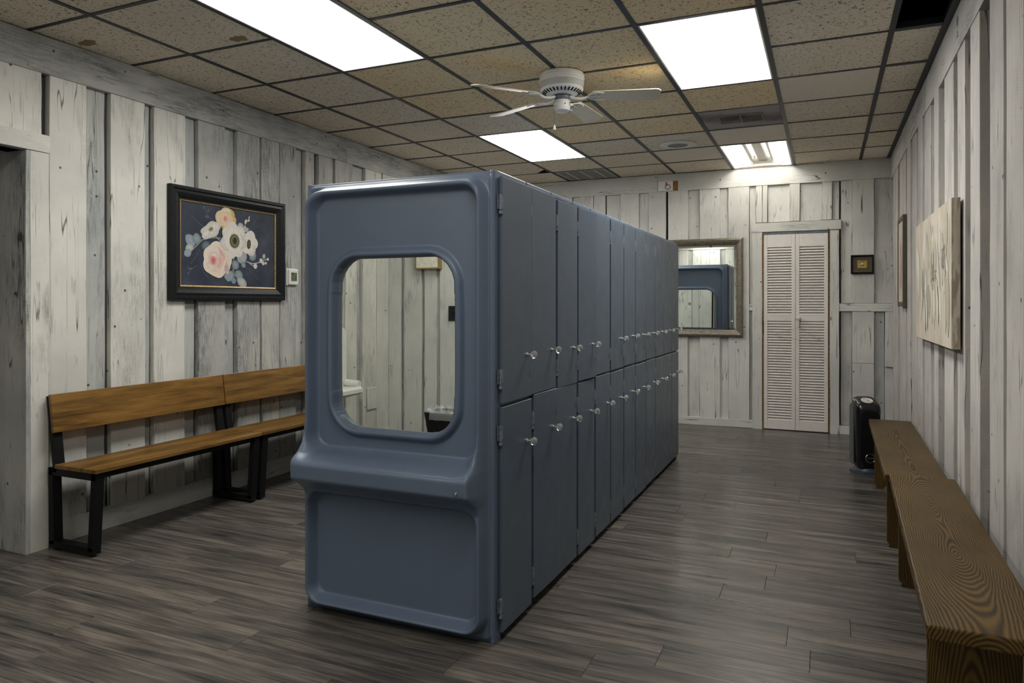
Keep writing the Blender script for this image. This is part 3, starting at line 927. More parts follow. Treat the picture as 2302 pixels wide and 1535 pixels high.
# ------------------------------------------------------------------ framed pictures
def frame_mesh(w2, h2, fw, depth, prof):
    """mitred picture frame in XZ, front towards -Y. prof: (t 0 outer..1 inner, depth out)"""
    bm = newbm()
    rings = []
    for t_, d_ in prof:
        a, b = w2 - fw * t_, h2 - fw * t_
        rings.append([bm.verts.new(p) for p in ((-a, -d_, -b), (a, -d_, -b), (a, -d_, b), (-a, -d_, b))])
    for i in range(len(rings) - 1):
        for k in range(4):
            bm.faces.new((rings[i][k], rings[i][(k + 1) % 4], rings[i + 1][(k + 1) % 4], rings[i + 1][k]))
    return bm

class Art:
    """flat pigment shapes, each a thin layer over the canvas (front towards -Y)"""
    def __init__(s): s.v = []; s.f = []; s.c = []; s.k = 0
    def fan(s, cx, cz, pts, ci, co, mid=None):
        s.k += 1; y = -0.00003 * s.k
        n = len(pts); b = len(s.v)
        s.v.append((cx, y, cz)); s.c.append(ci)
        cm = mid or tuple((a + b2) / 2 for a, b2 in zip(ci, co))
        for u, v in pts: s.v.append((cx + (u - cx) * 0.55, y, cz + (v - cz) * 0.55)); s.c.append(cm)
        for u, v in pts: s.v.append((u, y, v)); s.c.append(co)
        for k in range(n):
            k2 = (k + 1) % n
            s.f.append((b, b + 1 + k, b + 1 + k2))
            s.f.append((b + 1 + k, b + 1 + n + k, b + 1 + n + k2, b + 1 + k2))
    def blob(s, cx, cz, rx, rz, rot, ci, co, lobes=0, amp=0.0, n=28, ph=0.0, sharp=0.0):
        pts = []
        for k in range(n):
            t = 2 * PI * k / n
            r = 1 + amp * math.cos(lobes * t + ph)
            u, v = rx * r * math.cos(t), rz * r * math.sin(t)
            if sharp: v *= (1 - sharp * abs(math.cos(t)) ** 3)
            pts.append((cx + u * math.cos(rot) - v * math.sin(rot), cz + u * math.sin(rot) + v * math.cos(rot)))
        s.fan(cx, cz, pts, ci, co)
    def leaf(s, x0, z0, x1, z1, wd, ci, co):
        L = math.hypot(x1 - x0, z1 - z0)
        s.blob((x0 + x1) / 2, (z0 + z1) / 2, L / 2, wd / 2, math.atan2(z1 - z0, x1 - x0), ci, co, n=18, sharp=0.35)
    def line(s, pts, wd, c):
        s.k += 1; y = -0.00003 * s.k
        for (a, b) in zip(pts[:-1], pts[1:]):
            dx, dz = b[0] - a[0], b[1] - a[1]; L = math.hypot(dx, dz) or 1
            nx, nz = -dz / L * wd / 2, dx / L * wd / 2
            i = len(s.v)
            s.v += [(a[0] + nx, y, a[1] + nz), (a[0] - nx, y, a[1] - nz), (b[0] - nx, y, b[1] - nz), (b[0] + nx, y, b[1] + nz)]
            s.c += [c] * 4; s.f.append((i, i + 1, i + 2, i + 3))
    def mesh(s):
        me = bpy.data.meshes.new('mesh')
        me.from_pydata(s.v, [], s.f); me.update()
        at = me.color_attributes.new('Col', 'FLOAT_COLOR', 'POINT')
        for i, c in enumerate(s.c): at.data[i].color = (*c, 1)
        me.materials.append(M['paint'])
        return me

# --- floral painting on the left wall
PW2, PH2 = 0.522, 0.368
fp = empty('floral_painting', (-3.818, 3.766, 1.702), PI / 2)
tag(fp, 'black framed painting of pale roses and anemones on navy', 'painting')
FWD = 0.088
obj('frame', frame_mesh(PW2, PH2, FWD, 0.05, [(0.0, 0.0), (0.0, 0.030), (0.06, 0.036), (0.22, 0.036), (0.32, 0.028), (0.50, 0.030), (0.72, 0.024), (0.90, 0.016), (1.0, 0.015), (1.0, 0.0)]), M['black_frame'], fp)
obj('gilt_lip', frame_mesh(PW2 - FWD + 0.002, PH2 - FWD + 0.002, 0.009, 0.02, [(0.0, 0.0), (0.0, 0.016), (1.0, 0.013), (1.0, 0.0)]), M['gold'], fp)
def navy():
    t = NT('navy_painted_canvas'); v = t.coords((1, 1, 1), rnd=0)
    f = t.noise(v, 5, 5, 0.6)
    return t.out(t.ramp(f, [(0.3, (0.015, 0.020, 0.033)), (0.55, (0.030, 0.037, 0.056)), (0.75, (0.055, 0.060, 0.082))]), 0.6, 0, 0.3)
cw, chh = PW2 - FWD - 0.004, PH2 - FWD - 0.004
obj('canvas', bbox((-cw - 0.006, -0.008, -chh - 0.006), (cw + 0.006, -0.002, chh + 0.006)), navy(), fp)
# homography from the sketch coordinates of the picture to the canvas plane
src = [(250, 232), (1370, 410), (1340, 1297), (228, 1270)]
dst = [(-cw, chh), (cw, chh), (cw, -chh), (-cw, -chh)]
A = []; bvec = []
for (u, v), (x_, z_) in zip(src, dst):
    A.append([u, v, 1, 0, 0, 0, -u * x_, -v * x_]); bvec.append(x_)
    A.append([0, 0, 0, u, v, 1, -u * z_, -v * z_]); bvec.append(z_)
hh = np.linalg.solve(np.array(A, float), np.array(bvec, float))
def HP(u, v):
    d = hh[6] * u + hh[7] * v + 1
    return ((hh[0] * u + hh[1] * v + hh[2]) / d, (hh[3] * u + hh[4] * v + hh[5]) / d)
SC = 2 * cw / 1115
ar = Art()
WH = (0.62, 0.58, 0.52); WH2 = (0.46, 0.44, 0.42); CR = (0.66, 0.55, 0.44); PK = (0.56, 0.27, 0.24); SG = (0.26, 0.30, 0.31); SG2 = (0.14, 0.18, 0.20); SGB = (0.20, 0.25, 0.30)
def B(u, v, ru, rv, rot, ci, co, **k):
    x_, z_ = HP(u, v); ar.blob(x_, z_, ru * SC, rv * SC, -math.radians(rot), ci, co, **k)
def LF(u0, v0, u1, v1, wd, ci, co):
    a, b = HP(u0, v0), HP(u1, v1); ar.leaf(*a, *b, wd * SC, ci, co)
def LN(pts, wd, c): ar.line([HP(*p) for p in pts], wd * SC, c)
FT = (0.085, 0.095, 0.115)
for pts in ([(380, 430), (450, 500), (520, 560)], [(530, 300), (560, 400), (600, 450), (650, 490)], [(470, 830), (400, 950), (360, 1010)], [(430, 1030), (350, 1090), (325, 1140)], [(480, 1000), (500, 1100), (560, 1180)], [(980, 1010), (1060, 1100), (1160, 1200)], [(1170, 430), (1110, 540), (1040, 610)], [(1000, 560), (1080, 600), (1180, 540)], [(1060, 1080), (1150, 1090)]):
    LN(pts, 4, FT)
for l in ((540, 430, 590, 445, 22), (525, 340, 535, 300, 16), (575, 380, 590, 340, 16), (350, 1085, 325, 1050, 16), (335, 1110, 322, 1145, 16), (345, 1070, 380, 1060, 14)):
    LF(*l, FT, FT)
LN([(360, 860), (420, 800), (500, 720), (580, 695), (660, 690), (720, 700)], 12, (0.20, 0.21, 0.17))
LN([(400, 790), (340, 720)], 7, SG); LN([(430, 770), (430, 700)], 7, SG)
LF(410, 790, 310, 660, 92, SG, SGB); LF(440, 775, 430, 635, 92, SG, SG2); LF(395, 800, 300, 830, 70, WH2, SG); LF(365, 850, 285, 905, 70, SG, SGB); LF(560, 830, 520, 740, 95, SG2, (0.07, 0.09, 0.11))
LF(650, 790, 640, 740, 90, CR, WH2)
LN([(870, 930), (855, 1050), (870, 1140), (920, 1210)], 8, SG); LN([(855, 1080), (800, 1160)], 6, SG); LN([(865, 1130), (865, 1200)], 6, SG)
LF(850, 980, 920, 1060, 85, SG, SG2); LF(880, 1100, 965, 1180, 85, SG, SG2); LF(900, 1190, 1010, 1270, 85, WH2, SG); LF(860, 1170, 860, 1250, 62, SGB, SG2); LF(850, 1100, 780, 1215, 80, SG, SGB); LF(760, 1120, 800, 1200, 60, SG, SGB)
LF(930, 860, 1000, 990, 130, (0.34, 0.35, 0.37), SG); LF(960, 990, 1000, 1050, 55, SG, SG2); LF(1055, 950, 1130, 880, 85, SG, SG2)
LN([(1015, 980), (1090, 1005), (1150, 995), (1210, 965), (1280, 945)], 8, WH2); LN([(1050, 1000), (1100, 1035)], 7, WH2); LN([(1170, 990), (1240, 1000)], 6, WH2)
for u, v, r in ((1120, 1035, 25), (1190, 968, 24), (1215, 1000, 19), (1245, 998, 14), (1270, 950, 15)): B(u, v, r, r, 0, WH, WH2, n=14)
LF(1215, 945, 1235, 885, 42, WH2, SG)
LF(975, 600, 940, 510, 80, WH2, SG); LF(990, 590, 1030, 560, 45, WH2, SG); LN([(985, 600), (1020, 520), (1065, 450)], 6, WH2); LF(1010, 520, 1035, 465, 28, CR, WH2); LF(1045, 490, 1070, 470, 20, CR, WH2); LF(1060, 460, 1070, 425, 14, CR, WH2)
LF(1000, 620, 1055, 575, 40, WH2, SG)
# top yellow rose
for a_, r_, ci, co in ((200, 70, CR, (0.55, 0.40, 0.22)), (320, 70, (0.55, 0.40, 0.16), (0.45, 0.32, 0.10)), (90, 60, (0.50, 0.36, 0.10), (0.42, 0.30, 0.08)), (30, 55, (0.55, 0.38, 0.14), CR), (270, 62, WH, CR)):
    B(785 + 62 * math.cos(math.radians(a_)), 470 + 72 * math.sin(math.radians(a_)), r_ * 0.85, r_, a_, ci, co, lobes=3, amp=0.06)
B(795, 570, 34, 40, 0, (0.55, 0.42, 0.12), (0.45, 0.34, 0.10)); B(885, 500, 22, 45, 15, (0.55, 0.42, 0.16), (0.45, 0.33, 0.12))
B(800, 375, 52, 42, 10, WH, (0.55, 0.45, 0.25)); B(780, 465, 78, 74, 0, (0.60, 0.45, 0.34), (0.58, 0.46, 0.30), lobes=5, amp=0.04); B(785, 462, 45, 48, 10, (0.58, 0.36, 0.28), (0.62, 0.47, 0.34)); B(780, 460, 22, 28, 10, (0.50, 0.14, 0.11), (0.60, 0.36, 0.28))
# small white anemone
LN([(640, 640), (680, 700), (720, 740)], 8, SG)
B(605, 600, 118, 66, -28, WH, WH2, lobes=5, amp=0.10); B(550, 640, 60, 30, -40, WH, WH2); B(650, 560, 70, 44, -15, WH, WH2); B(605, 588, 30, 18, -30, (0.10, 0.10, 0.05), (0.30, 0.30, 0.2))
# right anemone
for a_ in (0, 72, 144, 216, 288):
    B(1060 + 45 * math.cos(math.radians(a_)), 760 + 85 * math.sin(math.radians(a_)), 56, 62, a_, WH, WH2 if a_ % 144 else WH, lobes=3, amp=0.05)
B(1060, 760, 55, 90, 0, WH, WH); B(1050, 770, 25, 46, 5, (0.01, 0.012, 0.012), (0.05, 0.045, 0.02), lobes=12, amp=0.14)
B(1050, 770, 13, 26, 5, (0.02, 0.02, 0.02), (0.16, 0.13, 0.02))
# big pink rose
for a_, r_, ci, co in ((270, 125, CR, WH), (330, 120, WH, CR), (30, 115, CR, (0.60, 0.48, 0.40)), (80, 120, WH, CR), (150, 118, CR, WH), (210, 112, WH, CR), (0, 120, (0.58, 0.46, 0.36), CR)):
    B(668 + 85 * math.cos(math.radians(a_)), 960 + 100 * math.sin(math.radians(a_)), r_ * 0.7, r_ * 0.78, a_, ci, co, lobes=3, amp=0.06)
B(740, 850, 90, 75, 35, (0.60, 0.50, 0.38), CR); B(775, 1060, 30, 60, -20, (0.44, 0.32, 0.32), (0.50, 0.38, 0.36))
B(645, 960, 118, 150, 0, (0.62, 0.44, 0.37), CR, lobes=5, amp=0.04); B(690, 890, 85, 50, 35, PK, (0.60, 0.40, 0.34)); B(625, 950, 88, 112, 0, (0.60, 0.42, 0.35), WH, lobes=6, amp=0.05)
B(690, 975, 50, 70, 0, (0.55, 0.31, 0.27), (0.60, 0.45, 0.38)); B(625, 960, 62, 72, 0, (0.56, 0.28, 0.24), (0.64, 0.47, 0.40), lobes=5, amp=0.06); B(640, 900, 58, 26, 10, WH, (0.60, 0.43, 0.36)); B(622, 968, 32, 40, 8, (0.45, 0.07, 0.06), (0.58, 0.30, 0.25))
B(600, 1050, 70, 26, 25, WH, (0.60, 0.44, 0.36))
# central anemone
for a_, rr in ((60, 86), (110, 96), (165, 86), (220, 80), (265, 92), (320, 88), (10, 84)):
    B(868 + 72 * math.cos(math.radians(a_)), 725 + 104 * math.sin(math.radians(a_)), rr, rr * 0.88, a_, WH, WH2 if a_ in (10, 165) else (0.58, 0.54, 0.48), lobes=3, amp=0.05)
B(875, 730, 96, 108, 0, WH, WH); B(880, 732, 60, 66, 5, (0.02, 0.025, 0.03), (0.06, 0.06, 0.05), lobes=22, amp=0.16, n=66); B(882, 732, 44, 50, 5, (0.05, 0.05, 0.03), (0.20, 0.17, 0.03)); B(884, 728, 26, 32, 5, (0.012, 0.018, 0.02), (0.03, 0.035, 0.03))
obj('painted_bouquet', ar.mesh(), None, fp, (0, -0.0085, 0))

# --- stretched canvas on the right wall
CY0, CY1, CZ0, CZ1 = 3.888, 5.33, 1.092, 1.806
cv = empty('canvas_painting', (0.580, (CY0 + CY1) / 2, (CZ0 + CZ1) / 2), -PI / 2)
tag(cv, 'unframed stretched canvas of pale beige abstract flowers', 'painting')
def beige():
    t = NT('beige_painted_canvas'); v = t.coords((2.4, 2.4, 0.55), rnd=0)
    f = t.noise(v, 4, 5, 0.6, 0.5)
    c = t.ramp(f, [(0.3, (0.40, 0.345, 0.27)), (0.5, (0.52, 0.465, 0.385)), (0.72, (0.58, 0.53, 0.45))])
    # the wrapped edges are blotched brown
    tc = t.n('TexCoord'); sp = t.n('SeparateXYZ'); t.l(tc.outputs['Object'], sp.inputs[0])
    side = t.ramp(t.math('ADD', t.math('MULTIPLY', sp.outputs[0], 1.0), 0.0), [(0.7185, 0.0), (0.7195, 1.0)])
    bl = t.ramp(t.noise(t.coords((1, 6, 1), rnd=0), 5.5, 3), [(0.47, 0.0), (0.56, 1.0)])
    c = t.mix(t.math('MULTIPLY', t.math('MULTIPLY', side, bl), 0.85), c, (0.16, 0.11, 0.06))
    return t.out(c, 0.8, 0, 0.2)
cl2, ch2 = (CY1 - CY0) / 2, (CZ1 - CZ0) / 2
obj('canvas', bbox((-cl2, -0.038, -ch2), (cl2, -0.001, ch2), 0.002, 1), beige(), cv)
ar = Art(); rg = random.Random(11)
# local x grows towards the camera side of the wall (-Y), picture left = far end
for k in range(46):
    fx = rg.choice((0.24, 0.5, 0.80)) + rg.uniform(-0.17, 0.17)
    cz = rg.uniform(0.25, 0.8)
    ln = rg.uniform(0.12, 0.34); wdt = rg.uniform(0.035, 0.11)
    c = rg.choice([(0.36, 0.32, 0.23), (0.42, 0.38, 0.29), (0.66, 0.62, 0.55), (0.70, 0.67, 0.61), (0.48, 0.43, 0.35), (0.36, 0.355, 0.33), (0.60, 0.56, 0.48)])
    x_ = -cl2 + 2 * cl2 * min(0.95, max(0.05, fx)); z_ = -ch2 + 2 * ch2 * cz
    z0_, z1_ = max(-ch2 + 0.02, z_ - ln / 2), min(ch2 - 0.03, z_ + ln / 2)
    ar.leaf(x_, z0_, min(cl2 - 0.05, max(-cl2 + 0.05, x_ + rg.uniform(-0.14, 0.14))), z1_, wdt, c, tuple(q * 0.5 + r * 0.5 for q, r in zip(c, (0.52, 0.465, 0.385))))
for fx, cz in ((0.28, 0.40), (0.58, 0.55), (0.83, 0.62)):
    x_ = -cl2 + 2 * cl2 * fx; z_ = -ch2 + 2 * ch2 * cz
    for q in range(12):
        a_ = rg.uniform(0, 2 * PI); r_ = rg.uniform(0.05, 0.13)
        ar.leaf(x_, z_, x_ + r_ * math.cos(a_), z_ + r_ * 1.3 * math.sin(a_), 0.018, (0.24, 0.245, 0.24), (0.40, 0.38, 0.33))
    ar.blob(x_, z_, 0.035, 0.05, 0, (0.13, 0.135, 0.13), (0.28, 0.27, 0.25), lobes=9, amp=0.2, n=36)
    for q in range(5):
        ar.blob(x_ + rg.uniform(-0.04, 0.04), z_ + rg.uniform(-0.05, 0.06), 0.008, 0.012, 0, (0.4, 0.30, 0.12), (0.25, 0.2, 0.1), n=8)
for fx, cz in ((0.42, 0.17), (0.72, 0.22), (0.35, 0.14)):
    x_ = -cl2 + 2 * cl2 * fx; z_ = -ch2 + 2 * ch2 * cz
    ar.leaf(x_, z_ - 0.06, x_ - 0.05, z_ + 0.16, 0.05, (0.74, 0.71, 0.66), (0.62, 0.58, 0.5))
obj('painted_petals', ar.mesh(), None, cv, (0, -0.0384, 0))

# --- framed print further along the right wall
pf = empty('framed_print', (0.580, 6.52, 1.645), -PI / 2)
tag(pf, 'dark framed print with reddish strokes at the far end of the right wall', 'picture')
obj('frame', frame_mesh(0.22, 0.36, 0.040, 0.04, [(0.0, 0.0), (0.0, 0.026), (0.15, 0.028), (0.6, 0.027), (1.0, 0.024), (1.0, 0.0)]), plain('bronze_frame', (0.075, 0.068, 0.045), 0.45, 0.3), pf)
obj('sheet', bbox((-0.19, -0.022, -0.33), (0.19, -0.003, 0.33)), plain('cream_print', (0.55, 0.48, 0.38), 0.6), pf)
ar = Art()
for k in range(22):
    x_ = rg.uniform(-0.12, 0.12); z_ = rg.uniform(-0.28, 0.02)
    ar.leaf(x_, z_, x_ + rg.uniform(-0.03, 0.03), z_ + rg.uniform(0.08, 0.2), 0.03, rg.choice([(0.40, 0.12, 0.10), (0.55, 0.30, 0.26), (0.62, 0.52, 0.45)]), (0.5, 0.36, 0.3))
obj('painted_strokes', ar.mesh(), None, pf, (0, -0.0224, 0))

# --- shadow box by the closet
sb = empty('shadow_box', (0.335, 7.860, 1.698))
tag(sb, 'small black framed gold card with a tiny ball beside the closet door', 'picture')
obj('frame', frame_mesh(0.103, 0.094, 0.022, 0.03, [(0.0, 0.0), (0.0, 0.026), (0.4, 0.032), (0.9, 0.026), (1.0, 0.012), (1.0, 0.0)]), M['black_frame'], sb)
obj('mat_board', bbox((-0.086, -0.010, -0.077), (0.086, -0.003, 0.077)), plain('brown_mat_board', (0.085, 0.06, 0.035), 0.5, 0, 0.5, 0.4, 12), sb)
obj('gilt_lip', frame_mesh(0.083, 0.074, 0.004, 0.02, [(0.0, 0.008), (0.0, 0.014), (1.0, 0.014), (1.0, 0.009)]), M['gold'], sb)
obj('gold_card', prism(newbm(), rrect(0, 0.002, 0.042, 0.037, 0.005, 4), -0.013, -0.0095, 'XZ'), plain('gold_card_paper', (0.42, 0.30, 0.07), 0.4, 0.2, 0.5, 0.15), sb)
bm = newbm(); lathe(bm, [(0.0005, 0.0), (0.007, 0.002), (0.0098, 0.006), (0.0098, 0.009), (0.007, 0.013), (0.0005, 0.015)], 14, (0, 0, 0), 'Y')
obj('ball', bm, M['white_plastic'], sb, (0, -0.028, 0.002), smooth=True)
bm = newbm(); box(bm, (-0.022, -0.0138, 0.027), (0.024, -0.013, 0.031)); prism(bm, [(-0.034, 0.015), (-0.026, 0.015), (-0.028, 0.026), (-0.032, 0.026)], -0.0138, -0.013, 'XZ'); box(bm, (-0.014, -0.0138, -0.013), (0.014, -0.013, -0.009))
obj('print', bm, M['black'], sb)

# --- wall mirror on the back wall
wm = empty('wall_mirror', ((-1.573 - 0.790) / 2, 7.855, 1.483))
tag(wm, 'large wall mirror in a ribbed champagne frame partly behind the lockers', 'mirror')
def champagne():
    t = NT('champagne_ribbed_frame'); v = t.coords((1, 1, 1), rnd=0)
    f = t.noise(t.coords((60, 1, 8), rnd=0), 2, 3); g = t.noise(t.coords((8, 1, 70), rnd=0), 2, 3)
    c = t.ramp(t.math('ADD', t.math('MULTIPLY', f, 0.5), t.math('MULTIPLY', g, 0.5)), [(0.35, (0.10, 0.09, 0.068)), (0.65, (0.30, 0.27, 0.21))])
    return t.out(c, 0.38, 0.45, 0.5)
MW, MH = 0.391, 0.524
obj('frame', frame_mesh(MW, MH, 0.072, 0.04, [(0.0, 0.0), (0.0, 0.022), (0.04, 0.030), (0.30, 0.040), (0.62, 0.034), (0.95, 0.018), (1.0, 0.014), (1.0, 0.0)]), champagne(), wm)
bm = newbm()
bw = 0.022; a_, b_ = MW - 0.072, MH - 0.072
o_ = [bm.verts.new(p) for p in ((-a_, -0.006, -b_), (a_, -0.006, -b_), (a_, -0.006, b_), (-a_, -0.006, b_))]
i_ = [bm.verts.new(p) for p in ((-a_ + bw, -0.0085, -b_ + bw), (a_ - bw, -0.0085, -b_ + bw), (a_ - bw, -0.0085, b_ - bw), (-a_ + bw, -0.0085, b_ - bw))]
k_ = [bm.verts.new(p) for p in ((-a_, 0.0, -b_), (a_, 0.0, -b_), (a_, 0.0, b_), (-a_, 0.0, b_))]
for q in range(4):
    bm.faces.new((o_[q], o_[(q + 1) % 4], i_[(q + 1) % 4], i_[q])); bm.faces.new((k_[q], k_[(q + 1) % 4], o_[(q + 1) % 4], o_[q]))
bm.faces.new(i_); bm.faces.new(k_[::-1])
obj('glass', bm, M['mirror'], wm)

# ------------------------------------------------------------------ closet door
dr = empty('door_1', ((DX0 + DX1) / 2, 7.872, 0))
tag(dr, 'white louvred bifold closet door', 'door', kind='structure')
LW = (DX1 - DX0) / 2 - 0.003
sl_cache = {}
for s in (-1, 1):
    lf = empty('door_leaf', (s * (LW / 2 + 0.0015), 0, 0), 0, dr)
    st_w = 0.036
    z0, z1 = 0.008, 2.026
    for q in (-1, 1):
        x_ = q * (LW / 2 - st_w / 2)
        obj('stile', bbox((x_ - st_w / 2, -0.014, z0), (x_ + st_w / 2, 0.014, z1), 0.002, 1), M['door_white'], lf)
    inner = LW / 2 - st_w
    for a, b in ((z0, 0.10), (1.130, 1.192), (1.895, z1)):
        obj('rail', bbox((-inner, -0.013, a), (inner, 0.013, b), 0.0015, 1), M['door_white'], lf)
    if 'slat' not in sl_cache:
        bm = newbm(); bar(bm, (-inner - 0.001, 0, 0), (inner + 0.001, 0, 0), 0.006, 0.033, (0, 0.0145, 0.0145))
        sl_cache['slat'] = mesh_from(bm); sl_cache['slat'].materials.append(M['door_white'])
    for a, b, n in ((0.10, 1.130, 37), (1.192, 1.895, 25)):
        for k in range(n):
            obj('louvre', sl_cache['slat'], None, lf, (0, 0, a + (b - a) * (k + 0.5) / n))
kn = newbm(); lathe(kn, [(0.004, 0.0), (0.010, -0.002), (0.009, -0.016), (0.016, -0.022), (0.021, -0.030), (0.019, -0.040), (0.010, -0.046), (0.001, -0.047)], 20, axis='Y')
obj('knob', kn, M['white_plastic'], dr, (0.030, -0.013, 1.162), smooth=True)
obj('hinge', bbox((-LW - 0.009, -0.016, 1.0), (-LW - 0.001, -0.006, 1.13), 0.001, 1), M['black'], dr)

# wire hanger on the knob
hg = empty('wire_hanger', (-0.2505, 7.8325, 1.146))
tag(hg, 'thin wire coat hanger hanging from the closet door knob', 'hanger')
bm = newbm()
k2 = lambda u, v: ((u - 917) * 0.1042 * 0.00458, 0, -(v - 745) * 0.1042 * 0.00458)
tube(bm, [k2(*p) for p in ((930, 905), (900, 920), (780, 955), (600, 1015), (480, 1050), (455, 1062), (446, 1082), (460, 1098), (600, 1118), (860, 1162), (1100, 1195), (1300, 1215), (1345, 1215), (1352, 1200), (1340, 1175), (1240, 1108), (1050, 985), (950, 920), (930, 905))], 0.0016, 6)
obj('wire_loop', bm, M['gold'], hg)
bm = newbm()
hk = [k2(930, 905), k2(940, 850), k2(955, 800), k2(958, 765), (0.023, -0.002, 0.010), (0.012, -0.003, 0.0225), (-0.005, -0.003, 0.0245), (-0.018, -0.002, 0.018), (-0.026, 0.0, 0.004), k2(845, 765)]
tube(bm, hk, 0.0020, 6)
obj('hook', bm, M['black'], hg)

# ------------------------------------------------------------------ ceiling fan
FX, FY = -1.505, 4.19
fn = empty('ceiling_fan', (FX, FY, H))
tag(fn, 'white flush mount ceiling fan with four blades and a pull chain', 'ceiling fan')
bm = newbm(); lathe(bm, [(0.136, -0.003), (0.140, -0.012), (0.138, -0.024), (0.141, -0.027), (0.140, -0.040), (0.137, -0.043), (0.140, -0.058)], 56, cap=True)
obj('canopy', bm, M['white'], fn, smooth=True)
bm = newbm(); lathe(bm, [(0.139, -0.058), (0.136, -0.066), (0.133, -0.090), (0.130, -0.094)], 56, cap=False)
def perf():
    t = NT('perforated_white_metal'); tc = t.n('TexCoord')
    sp = t.n('SeparateXYZ'); t.l(tc.outputs['Object'], sp.inputs[0])
    an = t.math('ARCTAN2', sp.outputs[1], sp.outputs[0])
    u = t.math('MULTIPLY', an, 26.0); v = t.math('MULTIPLY', sp.outputs[2], 160.0)
    a = t.math('SINE', t.math('MULTIPLY', t.math('ADD', u, v), 3.14159)); b = t.math('SINE', t.math('MULTIPLY', t.math('SUBTRACT', u, v), 3.14159))
    h = t.math('GREATER_THAN', t.math('ABSOLUTE', t.math('MULTIPLY', a, b)), 0.42)
    return t.out(t.mix(h, (0.66, 0.64, 0.60), (0.06, 0.06, 0.058)), 0.45)
obj('vent_band', bm, perf(), fn, smooth=True)
bm = newbm(); lathe(bm, [(0.130, -0.094), (0.134, -0.099), (0.129, -0.108), (0.090, -0.130), (0.060, -0.136)], 56, cap=False)
obj('motor_housing', bm, M['white'], fn, smooth=True)
slot = newbm()
bar(slot, (0.100, 0, -0.1255), (0.124, 0, -0.1120), 0.004, 0.0085, (0, 1, 0))
slot_me = mesh_from(slot); slot_me.materials.append(M['black'])
for k in range(30):
    obj('vent_slot', slot_me, None, fn, (0, 0, -0.0005), (0, 0, 2 * PI * k / 30))
bm = newbm(); lathe(bm, [(0.062, -0.122), (0.062, -0.137), (0.046, -0.139), (0.046, -0.160), (0.050, -0.166)], 32)
obj('hub', bm, M['grey_plastic'], fn, smooth=True)
bm = newbm(); lathe(bm, [(0.048, -0.164), (0.051, -0.168), (0.052, -0.210), (0.050, -0.216), (0.047, -0.228), (0.036, -0.234), (0.004, -0.235)], 36)
sw = obj('switch_housing', bm, M['white'], fn, smooth=True)
for k, (a_, z_) in enumerate(((-68, -0.195), (-25, -0.186), (-25, -0.198))):
    bm = newbm(); lathe(bm, [(0.004, 0.050), (0.004, 0.0535)], 8, axis='X')
    obj('screw_hole', bm, M['black'], sw, (0, 0, z_), (0, 0, math.radians(a_ + 20)))
def blade_mesh():
    bm = newbm()
    r0, r1, wd = 0.185, 0.605, 0.062
    pts = []
    for k in range(7):
        t_ = PI / 2 * k / 6; pts.append((r1 - 0.03 + 0.03 * math.sin(t_), wd + 0.004 - 0.03 + 0.03 * math.cos(t_)))
    right = pts + [(x_, -y_) for x_, y_ in pts[::-1]]
    poly = right + [(r0 + 0.012, -wd * 0.86), (r0, -wd * 0.70), (r0, wd * 0.70), (r0 + 0.012, wd * 0.86)]
    prism(bm, poly, -0.0025, 0.0025, 'XY')
    return mesh_from(bm)
bl_me = blade_mesh(); bl_me.materials.append(plain('cream_fan_blade', (0.62, 0.54, 0.38), 0.35, 0, 0.5, 0.08, 8))
iron = newbm()
tube(iron, [(0.050, 0, -0.006), (0.085, 0, -0.018), (0.125, 0, -0.020), (0.165, 0, -0.006)], [0.010, 0.009, 0.009, 0.008], 8)
for s in (-1, 1):
    tube(iron, [(0.155, 0, -0.008), (0.178, s * 0.030, -0.005), (0.205, s * 0.046, -0.005), (0.235, s * 0.046, -0.005), (0.262, s * 0.040, -0.005)], 0.0045, 6)
tube(iron, [(0.160, 0, -0.006), (0.235, 0, -0.0055)], 0.004, 6)
tube(iron, [(0.205, -0.046, -0.005), (0.220, -0.015, -0.005), (0.220, 0.015, -0.005), (0.205, 0.046, -0.005)], 0.004, 6)
iron_me = mesh_from(iron, True, 0.8); iron_me.materials.append(M['white'])
for a_ in (15, 87, 159, 231):
    bl = empty('blade_arm', (0, 0, -0.138), math.radians(a_), fn)
    pv = obj('blade', bl_me, None, bl); pv.rotation_euler = (math.radians(-13), math.radians(1.2), 0)
    ir = obj('blade_iron', iron_me, None, bl); ir.rotation_euler = (math.radians(-13), math.radians(1.2), 0)
bm = newbm(); tube(bm, [(-0.020, -0.050, -0.205), (-0.026, -0.060, -0.215), (-0.026, -0.062, -0.33)], 0.0016, 6)
pc = obj('pull_chain', bm, M['grey_plastic'], fn)
bm = newbm(); lathe(bm, [(0.002, -0.326), (0.005, -0.332), (0.0085, -0.352), (0.007, -0.358), (0.001, -0.359)], 12, (-0.026, -0.062, 0))
obj('pull_knob', bm, M['white_plastic'], pc, smooth=True)

# ------------------------------------------------------------------ ceiling vents and speaker
sp = empty('ceiling_speaker', (-1.215, 6.46, H))
tag(sp, 'round grey ceiling speaker with dark mesh centre', 'speaker')
bm = newbm(); lathe(bm, [(0.160, 0.0), (0.158, -0.005), (0.120, -0.012), (0.094, -0.011), (0.090, -0.006)], 48, cap=False)
obj('rim', bm, M['white'], sp, smooth=True)
bm = newbm(); lathe(bm, [(0.092, -0.0055), (0.001, -0.0075)], 40, cap=False)
def mesh_grille():
    t = NT('speaker_mesh'); v = t.coords((1, 1, 1), rnd=0)
    vo = t.n('TexVoronoi'); vo.inputs['Scale'].default_value = 220; t.l(v, vo.inputs['Vector'])
    return t.out(t.ramp(vo.outputs['Distance'], [(0.2, (0.05, 0.05, 0.05)), (0.6, (0.24, 0.235, 0.22))]), 0.6)
obj('grille', bm, mesh_grille(), sp, smooth=True)
